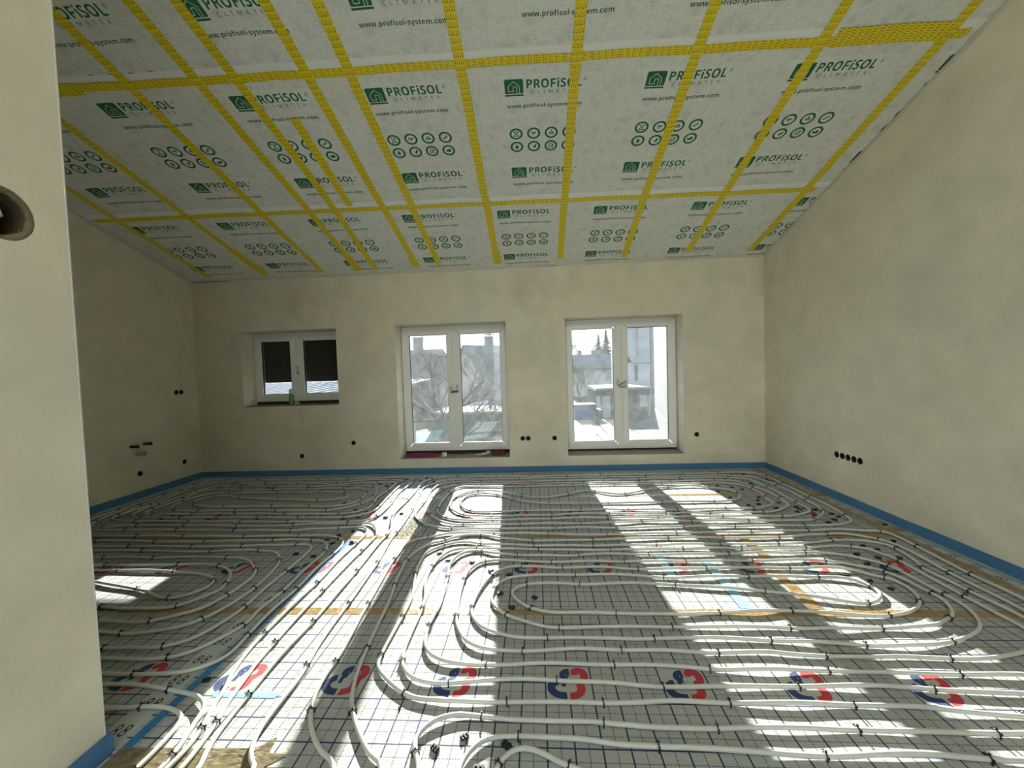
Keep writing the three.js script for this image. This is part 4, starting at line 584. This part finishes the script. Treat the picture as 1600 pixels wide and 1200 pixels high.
{
  const b = thing('spray_bottle', 'green plastic spray bottle with a pale head on the small window sill', 'bottle', [-3.43, 0.976, -0.115]);
  const gm = phys({ color: lin(0.10, 0.42, 0.14), roughness: 0.25, transmission: 0.35, thickness: 0 }), pm = std({ color: lin(0.42, 0.78, 0.42), roughness: 0.4 });
  const pr = [[0, 0], [0.030, 0], [0.033, 0.004], [0.033, 0.05], [0.029, 0.07], [0.029, 0.09], [0.033, 0.108], [0.026, 0.135], [0.014, 0.150], [0.0135, 0.162], [0, 0.162]].map(([a, c]) => new THREE.Vector2(a, c)); mesh('body', new THREE.LatheGeometry(pr, 24), gm, b);
  mesh('collar', cyl(0.017, 0.018, 0.02, 18, 0, 0.168, 0), pm, b);
  const hd = poly([[-0.022, 0.176], [0.014, 0.176], [0.018, 0.184], [0.046, 0.190], [0.046, 0.204], [0.0, 0.212], [-0.026, 0.208]]), hg = new THREE.ExtrudeGeometry(hd, { depth: 0.016, bevelEnabled: true, bevelSize: 0.002, bevelThickness: 0.002, bevelSegments: 1 }); hg.translate(0, 0, -0.008); mesh('spray_head', hg, pm, b);
  const tr = poly([[0.020, 0.186], [0.030, 0.187], [0.034, 0.160], [0.028, 0.138], [0.024, 0.140], [0.027, 0.160]]), tg = new THREE.ExtrudeGeometry(tr, { depth: 0.010, bevelEnabled: false }); tg.translate(0, 0, -0.005); tg.rotateY(Math.PI); mesh('trigger', tg, std({ color: lin(0.7, 0.75, 0.66), roughness: 0.5 }), b);
  mesh('nozzle', rbox(0.014, 0.014, 0.016, 0.002, 0, 0.218, 0), M.handle, b);
  const w = crumple('tissue', 'small pale crumpled wipe beside the green spray bottle', 'wipe', [-3.355, 0.974, -0.12], 0.075, 0.05, 0.05, [0.42, 0.44, 0.33], 4.4, 6); 
}
// ---------- outside ----------
const GY = -3.1;
const O = {
  shadewall: std({ color: lin(0.080, 0.084, 0.099), roughness: 0.95 }), shadeground: std({ color: lin(0.041, 0.045, 0.054), roughness: 0.9 }), ground: std({ color: lin(0.046, 0.046, 0.029), map: plasterMap, roughness: 1 }), slate: std({ color: lin(0.078, 0.092, 0.110), roughness: 0.75, bumpMap: weaveBump, bumpScale: 0.02 }), slate2: std({ color: lin(0.092, 0.101, 0.101), roughness: 0.8 }),
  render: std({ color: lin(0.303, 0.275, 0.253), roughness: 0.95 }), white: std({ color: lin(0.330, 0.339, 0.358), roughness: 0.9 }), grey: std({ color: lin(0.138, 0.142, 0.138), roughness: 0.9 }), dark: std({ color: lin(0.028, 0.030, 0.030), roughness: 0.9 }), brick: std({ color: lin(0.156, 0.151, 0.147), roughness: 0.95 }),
  bark: std({ color: lin(0.046, 0.041, 0.034), roughness: 1 }), twig: std({ color: lin(0.074, 0.064, 0.055), roughness: 1 }), brown: std({ color: lin(0.101, 0.092, 0.074), roughness: 1 }), needle: std({ color: lin(0.023, 0.037, 0.028), roughness: 1 }),
  cream: std({ color: lin(0.199, 0.168, 0.122), roughness: 0.9 }), bluewall: std({ color: lin(0.064, 0.087, 0.193), roughness: 0.8 }), sheetG: std({ color: lin(0.166, 0.193, 0.184), roughness: 0.6 }), green: std({ color: lin(0.046, 0.101, 0.092), roughness: 0.7 }), yellow: std({ color: lin(0.284, 0.266, 0.055), roughness: 0.8 }), pave: std({ color: lin(0.053, 0.057, 0.060), roughness: 0.85 }), paleroof: std({ color: lin(0.230, 0.257, 0.293), roughness: 0.5 }), wpane: std({ color: lin(0.055, 0.064, 0.068), roughness: 0.2 }),
};
{ const g = new THREE.PlaneGeometry(260, 150, 1, 1); g.rotateX(-Math.PI / 2); g.translate(0, GY - 0.02, -76); const m = mesh('ground', uvBox(g), O.ground); kind(m, 'structure'); }
const shell = (pts, idx) => { const p = []; for (const i of idx) p.push(...pts[i]); const g = new THREE.BufferGeometry(); g.setAttribute('position', new THREE.Float32BufferAttribute(p, 3)); g.computeVertexNormals(); g.setAttribute('uv', new THREE.Float32BufferAttribute(new Float32Array(p.length / 3 * 2), 2)); return uvBox(g); };
const prism = (pts, d) => new THREE.ExtrudeGeometry(poly(pts), { depth: d, bevelEnabled: false });
function part(name, g, m, parent) { return mesh(name, g, m, parent); }
function slabBetween(a, b, c, d, t) { const A = [a, b, c, d].map((v) => new THREE.Vector3(...v)), n = A[1].clone().sub(A[0]).cross(A[3].clone().sub(A[0])).normalize().multiplyScalar(t), B = A.map((v) => v.clone().sub(n)); const q = [...A, ...B].map((v) => v.toArray()), I = []; const quad = (i, j, k, l) => I.push(i, j, k, i, k, l); quad(0, 1, 2, 3); quad(7, 6, 5, 4); for (let i = 0; i < 4; i++) { const j = (i + 1) % 4; quad(i + 4, j + 4, j, i); } return shell(q, I); }
function windowAt(parent, w, h, x, y, z, ry = 0) { const f = part('window', (() => { const g = merge([box(w + 0.14, 0.07, 0.1, 0, h / 2 + 0.035), box(w + 0.2, 0.07, 0.16, 0, -h / 2 - 0.035), box(0.07, h, 0.1, -w / 2 - 0.035), box(0.07, h, 0.1, w / 2 + 0.035)]); g.rotateY(ry); g.translate(x, y, z); return g; })(), O.white, parent); const p = box(w, h, 0.03); p.rotateY(ry); p.translate(x, y, z); part('pane', p, O.wpane, f); }
{ // house with a wide roof behind the apple tree
  const h = thing('house', 'grey house with a broad roof and a chimney behind the bare apple tree', 'house', [-14, GY, -42]);
  const e = 3.9, r = 7.05; part('wall', box(12, e, 7.4, -0.4, e / 2, -0.6), O.brick, h);
  part('roof', merge([slabBetween([-7, e - 0.2, 3.6], [6.2, e - 0.2, 3.6], [3.0, r, 0], [-7, r, 0], 0.18), slabBetween([6.2, e - 0.2, -4.6], [-7, e - 0.2, -4.6], [-7, r, 0], [3.0, r, 0], 0.18), shell([[6.2, e - 0.2, 3.6], [6.2, e - 0.2, -4.6], [3.0, r, 0]], [0, 1, 2])]), O.slate2, h);
  const c = part('chimney', merge([box(1.0, 2.4, 0.8, 0.1, r + 0.2, 0), box(1.2, 0.1, 1.0, 0.1, r + 1.4, 0)]), O.brick, h); part('chimney_cover', merge([box(1.25, 0.06, 0.95, 0.1, r + 1.75, 0), box(0.06, 0.3, 0.06, -0.3, r + 1.58, 0), box(0.06, 0.3, 0.06, 0.5, r + 1.58, 0)]), O.grey, c);
  windowAt(h, 1.1, 1.3, -1.4, 3.0, 3.12); windowAt(h, 1.1, 1.3, 1.6, 3.0, 3.12); windowAt(h, 1.1, 1.3, 4.2, 3.0, 3.12);
}
{ // gabled house with slate roof
  const h = thing('house', 'cream gabled house with a slate roof, chimney and antenna', 'house', [-6.9, GY, -34], undefined, Math.PI / 4);
  // local x runs along the ridge (away to the right), local z across the gable
  const A = 6.8, gab = [[-5.0, 0], [5.0, 0], [5.0, 3.0], [2.7, 4.1], [0, A], [-2.7, 4.1], [-5.0, 3.0]];
  const g = prism(gab, 9); g.rotateY(-Math.PI / 2); g.rotateY(Math.PI); part('wall', g, O.render, h);
  for (const s of [1, -1]) { const P = [[0, A + 0.14], [2.75 * s, 4.22], [5.4 * s, 3.0]]; const q = []; for (let i = 0; i < 2; i++) { const [z0, y0] = P[i], [z1, y1] = P[i + 1]; q.push(s > 0 ? slabBetween([-0.3, y1, z1], [9.4, y1, z1], [9.4, y0, z0], [-0.3, y0, z0], 0.14) : slabBetween([9.4, y1, z1], [-0.3, y1, z1], [-0.3, y0, z0], [9.4, y0, z0], 0.14)); } part('roof', merge(q), O.slate, h); }
  part('chimney', merge([box(0.7, 1.5, 0.6, 3.0, A + 0.25, 0), box(0.85, 0.08, 0.75, 3.0, A + 1.0, 0), box(0.9, 0.05, 0.7, 3.0, A + 1.25, 0), box(0.05, 0.25, 0.05, 2.75, A + 1.12, 0), box(0.05, 0.25, 0.05, 3.25, A + 1.12, 0)]), O.brick, h);
  part('antenna', merge([cyl(0.035, 0.035, 2.4, 6, 2.9, A + 1.6, 0.2), box(0.9, 0.03, 0.03, 2.9, A + 2.6, 0.2)]), O.dark, h);
  windowAt(h, 0.55, 0.95, -0.03, 5.15, 0.15, -Math.PI / 2); windowAt(h, 0.9, 1.1, -0.03, 2.3, -1.8, -Math.PI / 2); windowAt(h, 0.9, 1.1, -0.03, 2.3, 1.6, -Math.PI / 2);
}
{ // far house behind the trees
  const h = thing('house', 'distant blue grey roofed house below the fir trees, seen through the right window', 'house', [9.1, GY, -58]);
  part('wall', box(9, 4.4, 7, 0, 2.2, 0), O.white, h); part('roof', merge([slabBetween([-5, 4.1, 4], [5, 4.1, 4], [5, 6.25, 0], [-5, 6.25, 0], 0.15), slabBetween([5, 4.1, -4], [-5, 4.1, -4], [-5, 6.25, 0], [5, 6.25, 0], 0.15), box(9.9, 2.0, 0.2, 0, 5.1, 0)]), O.slate, h);
  part('chimney', box(0.6, 0.9, 0.6, -2.3, 6.5, 0), O.brick, h); part('chimney', box(1.4, 0.75, 0.7, 0.2, 6.5, 0), O.brick, h);
  windowAt(h, 0.9, 1.2, -2.5, 2.9, 3.52); windowAt(h, 0.9, 1.2, 1.5, 2.9, 3.52);
}
{ // neighbour's house, upper floor clad and overhanging
  const h = thing('house', 'tall pale neighbour house with blue grey clad upper floor behind the carport', 'house', [9.2, GY, -38]);
  part('wall', box(7, 4.7, 6, 3.5, 2.35, -3), O.white, h); part('side_wing', box(0.7, 6.2, 5, 0.05, 3.1, -2.6), O.white, h);
  const cl = prism([[0.2, 5.9], [0.95, 4.65], [7.2, 4.65], [7.2, 9.6], [0.2, 9.6]], 6.2); cl.translate(0, 0, -6); part('cladding', cl, O.paleroof, h);
  windowAt(h, 0.34, 1.7, 1.35, 3.6, 0.03); windowAt(h, 0.3, 0.8, 0.05, 5.6, -0.06);
  part('downpipe', cyl(0.06, 0.06, 4, 8, 1.45, 7.4, 0.28), O.grey, h);
}
{ // building wall on the right, running towards the viewer
  const h = thing('house', 'white rendered house wall with a grey base, right of the carport', 'house', [0, GY, 0]);
  const foot = (o) => [[9.05 - o, 26.5 + o], [7.35 - o, 17.4 - o], [13, 17.4 - o], [14, 26.5 + o]];
  const w = prism(foot(0), 9); w.rotateX(-Math.PI / 2); part('wall', w, O.shadewall, h); const b = prism(foot(0.05), 1.15); b.rotateX(-Math.PI / 2); part('plinth', b, O.grey, h);  // white wall, its colour darkened to imitate shade
  part('downpipe', cyl(0.09, 0.09, 9, 8, 8.95, 4.5, -26.72), O.grey, h); part('corner_board', box(0.4, 6.2, 0.06, 9.35, 5.6, -26.6), O.white, h);
}
{ // carport
  const c = thing('carport', 'flat roofed dark carport with white pillars beside the neighbour house', 'carport', [5.1, GY, -30]);
  part('roof', box(5.3, 0.22, 6.6, 2.6, 2.45, -2.7), O.grey, c); part('fascia', box(5.4, 0.12, 0.12, 2.6, 2.52, 0.64), O.white, c); part('beam', box(5.1, 0.5, 0.3, 2.6, 2.1, 0.4), O.dark, c);
  part('back_wall', box(5.0, 2.3, 0.15, 2.6, 1.15, -5.4), O.grey, c); part('pillar', box(0.66, 1.85, 0.5, 0.82, 0.925, 0.3), O.white, c); part('pillar', box(0.55, 1.85, 0.5, 4.66, 0.925, 0.3), O.white, c); part('side_wall', box(0.12, 1.85, 1.5, 0.3, 0.925, -0.4), O.white, c);
}
{ // low walls and paving in the yard
  const b = thing('garden_box', 'large blue sided garden box with a cream board top on the yard paving', 'garden box', [3.96, GY, -29]); part('side', box(1.75, 1.22, 1.2, 0, 0.61, 0), O.bluewall, b); part('top_board', box(1.85, 0.07, 1.75, 0, 1.26, -0.2), O.cream, b);
  const s = thing('garden_bench', 'narrow cream topped bench beside the blue garden box', 'bench', [5.05, GY, -28.4]); part('seat_board', box(0.36, 0.06, 1.5, 0, 0.86, 0), O.cream, s); part('leg', box(0.3, 0.83, 0.08, 0, 0.415, 0.6), O.dark, s); part('leg', box(0.3, 0.83, 0.08, 0, 0.415, -0.6), O.dark, s);
  const pl = thing('plank', 'white plank leaning by the carport pillar in the yard', 'plank', [5.75, GY, -28.6]); const pg = rbox(0.09, 1.25, 0.05, 0.01, 0, 0.6, 0); pg.rotateX(-0.35); pg.rotateZ(0.3); part('board', pg, O.white, pl);
  const yard = struct('path');
  for (let i = 0; i < 15; i++) { const z = -18.4 - i * 0.68, cl = 3.72 + i * 0.035, cr = cl + 0.62, end = 6.5 - i * 0.03; for (const [a, b] of [[0.6, cl], [cr, end]]) for (let x = a - (i % 2) * 0.35; x < b - 0.1; x += 0.7) { const x0 = Math.max(a, x), x1 = Math.min(b, x + 0.67); if (x1 - x0 > 0.08) mesh('paving_stone', rbox(x1 - x0, 0.06, 0.65, 0.012, (x0 + x1) / 2, GY + 0.02 + (Math.round(x * 7) + i * 3) % 5 * 0.002, z), O.pave, yard); } }
  const ch = kind(mesh('channel', box(0.55, 0.02, 11, 4.2, GY, -23.2), O.dark), 'structure');  // flat strip between the paving fields; its dark colour stands in for shade
}
{ // flat cream roof and sheet roof below the middle window
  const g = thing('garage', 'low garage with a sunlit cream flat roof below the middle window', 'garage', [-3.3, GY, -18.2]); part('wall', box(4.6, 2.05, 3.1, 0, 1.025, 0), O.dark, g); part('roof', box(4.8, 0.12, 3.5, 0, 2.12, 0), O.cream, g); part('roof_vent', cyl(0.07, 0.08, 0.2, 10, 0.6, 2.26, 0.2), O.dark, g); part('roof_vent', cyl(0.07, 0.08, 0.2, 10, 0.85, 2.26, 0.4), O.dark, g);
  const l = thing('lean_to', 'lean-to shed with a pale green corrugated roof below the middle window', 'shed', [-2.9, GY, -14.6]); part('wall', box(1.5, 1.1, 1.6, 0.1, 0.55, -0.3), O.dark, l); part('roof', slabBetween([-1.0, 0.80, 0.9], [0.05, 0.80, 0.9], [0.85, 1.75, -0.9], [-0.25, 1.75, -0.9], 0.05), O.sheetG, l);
  const rb = []; for (let k = 0; k < 7; k++) { const t = k / 6; rb.push(slabBetween([-1.0 + t * 1.03, 0.83, 0.9], [-0.965 + t * 1.03, 0.83, 0.9], [-0.215 + t * 1.08, 1.78, -0.9], [-0.25 + t * 1.08, 1.78, -0.9], 0.04)); } part('roof_ribs', merge(rb), O.green, l);
  const s = thing('garden_shed', 'small yellow garden shed with a green roof at the foot of the apple tree', 'shed', [-5.6, GY, -14.5]); part('wall', box(1.25, 1.0, 1.0, 0, 0.5, 0), O.yellow, s); part('roof', slabBetween([-0.8, 0.9, 0.7], [0.72, 1.12, 0.7], [0.72, 1.42, -0.8], [-0.8, 1.25, -0.8], 0.06), O.green, s);
  const bs = []; for (let k = 0; k < 6; k++) bs.push(box(0.02, 1.0, 0.02, -0.6 + k * 0.24, 0.5, 0.51)); part('batten', merge(bs), O.cream, s);
  const tp = thing('tarpaulin', 'light blue tarpaulin spread behind the garage roof among branches', 'tarpaulin', [-5.0, GY + 1.6, -28.5]); part('sheet', slabBetween([-1, -0.2, 0.6], [0.8, 0.05, 0.6], [1, 0.3, -0.6], [-0.8, 0.05, -0.6], 0.04), O.paleroof, tp);
}
{ // pale sheet roof next door, seen under the shutter
  const r = thing('neighbour_roof', 'pale blue sheet metal roof seen under the half closed shutter', 'roof', [-9.6, GY, -9.5]); part('wall', box(8, 3.75, 6.6, 0, 1.87, 0), O.white, r);
  part('roof', slabBetween([-4.4, 3.78, 3.6], [4.6, 3.78, 3.6], [4.6, 4.1, -4.2], [-4.4, 4.1, -4.2], 0.08), O.paleroof, r); const rb = []; for (let k = 0; k < 19; k++) { const x = -4.4 + k * 0.5; rb.push(slabBetween([x, 3.83, 3.6], [x + 0.07, 3.83, 3.6], [x + 0.07, 4.15, -4.2], [x, 4.15, -4.2], 0.05)); } part('roof_ribs', merge(rb), O.white, r);
}
// trees: tapered branch tubes grown recursively
function branchTube(a, b, r0, r1, n = 5) { const d = b.clone().sub(a), L = d.length(), g = new THREE.CylinderGeometry(r1, r0, L, n, 1, true); g.translate(0, L / 2, 0); g.applyQuaternion(new THREE.Quaternion().setFromUnitVectors(new THREE.Vector3(0, 1, 0), d.normalize())); g.translate(a.x, a.y, a.z); return g; }
function grow(out, p, dir, len, r, level, max, spread, upness, cap) {
  const seg = 3; let a = p.clone(), d = dir.clone(), rad = r;
  for (let i = 0; i < seg; i++) {
    d.add(new THREE.Vector3(rr(-1, 1), rr(-1, 1) + upness, rr(-1, 1)).multiplyScalar(0.22)).normalize(); const b = a.clone().addScaledVector(d, len / seg); if (b.y > cap) { d.y = -0.15; d.normalize(); b.copy(a).addScaledVector(d, len / seg); }
    const r1 = rad * 0.82; out[Math.min(level, 2)].push(branchTube(a, b, rad, r1, level < 2 ? 6 : 4));
    if (level < max) { const k = level === 0 ? 1 : 2; for (let c = 0; c < k; c++) { const nd = d.clone().add(new THREE.Vector3(rr(-1, 1), rr(-0.5, 0.9), rr(-1, 1)).multiplyScalar(spread)).normalize(); grow(out, b, nd, len * rr(0.55, 0.8), r1 * 0.62, level + 1, max, spread, upness, cap); } }
    a = b; rad = r1;
  }
}
function bareTree(label, pos, starts, max, spread, upness, cap, matTwig, group) {
  const t = thing('bare_tree', label, 'tree', pos, group), out = [[], [], []];
  for (const [dir, len, r, off] of starts) grow(out, new THREE.Vector3(...(off ?? [0, 0, 0])), new THREE.Vector3(...dir).normalize(), len, r, 0, max, spread, upness, cap);
  part('trunk', merge(out[0]), O.bark, t); part('limb', merge(out[1]), O.bark, t); kind(part('twigs', merge(out[2]), matTwig, t), 'stuff');
}
bareTree('bare leafless apple tree with a leaning trunk outside the middle window', [-3.4, GY, -12.2], [[[-0.60, 1.6, 0], 2.7, 0.17], [[-1.6, 0.5, 0.1], 2.6, 0.11, [-1.05, 2.5, 0]], [[1.3, 0.7, 0.2], 2.6, 0.10, [-0.9, 2.3, 0]], [[-0.3, 1, 0.1], 2.1, 0.10, [-1.05, 2.7, 0]], [[-1.2, 1.1, -0.3], 2.4, 0.09, [-0.9, 2.2, 0]], [[1.6, 0.35, 0.3], 2.6, 0.09, [-0.5, 1.6, 0]], [[-0.9, 0.2, 0.3], 2.2, 0.08, [-1.0, 2.3, 0]]], 4, 0.9, 0.06, 5.3, O.twig);
bareTree('dense brown leafless shrub behind the blue garden box', [4.7, GY, -41], [-1.3, -0.9, -0.5, -0.1, 0.3, 0.7, 1.1].map((x, i) => [[x * 0.25, 1, (i % 3 - 1) * 0.15], 3.0 + (i * 7 % 5) * 0.14, 0.06, [x, 0, (i % 2) * 0.5]]), 4, 0.7, 0.16, 4.7, O.brown);
bareTree('small leafless bush on the ground strip coloured as shade before the carport', [8.3, GY, -27.3], [[[0, 1, 0], 0.7, 0.02], [[0.5, 1, 0], 0.6, 0.02], [[-0.5, 1, 0.2], 0.6, 0.02]], 3, 0.8, 0.2, 1.3, O.brown);
kind(mesh('shade_strip', uvBox(box(4.2, 0.02, 16, 8.6, GY - 0.005, -19.5)), O.shadeground), 'structure');  // dark strip laid over the ground to stand in for shade
bareTree('distant round bare tree left of the fir trees', [9.6, GY, -74], [[[0, 1, 0], 4.2, 0.25], [[-0.5, 1, 0], 4.0, 0.15, [0, 2.5, 0]], [[0.5, 1, 0.2], 4.0, 0.15, [0, 2.8, 0]]], 4, 0.8, 0.15, 8.9, O.twig);
function fir(label, pos, H, R) {
  const t = thing('fir_tree', label, 'tree', pos); part('trunk', cyl(0.05, 0.22, H, 8, 0, H / 2, 0), O.bark, t); const gs = [];
  for (let k = 0; k < 420; k++) { const f = Math.pow(rnd(), 0.8), y = H * (0.12 + 0.87 * f), L = R * (1 - f) * rr(0.6, 1.1) + 0.15, a = rr(0, 6.283), b = new THREE.ConeGeometry(0.2 + L * 0.16, L, 5); b.scale(1, 1, 0.35); b.rotateX(Math.PI / 2); b.translate(0, 0, L / 2); b.rotateX(0.25); b.rotateY(a); b.translate(0, y, 0); gs.push(b); }
  kind(part('needles', merge(gs), O.needle, t), 'stuff');
}
fir('distant dark fir tree, the taller of two, seen through the right window', [15.4, GY, -84], 12.4, 4.2);
fir('distant dark fir tree, the shorter of two, seen through the right window', [15.0, GY, -92], 12.0, 3.8);

renderer.render(scene, camera);
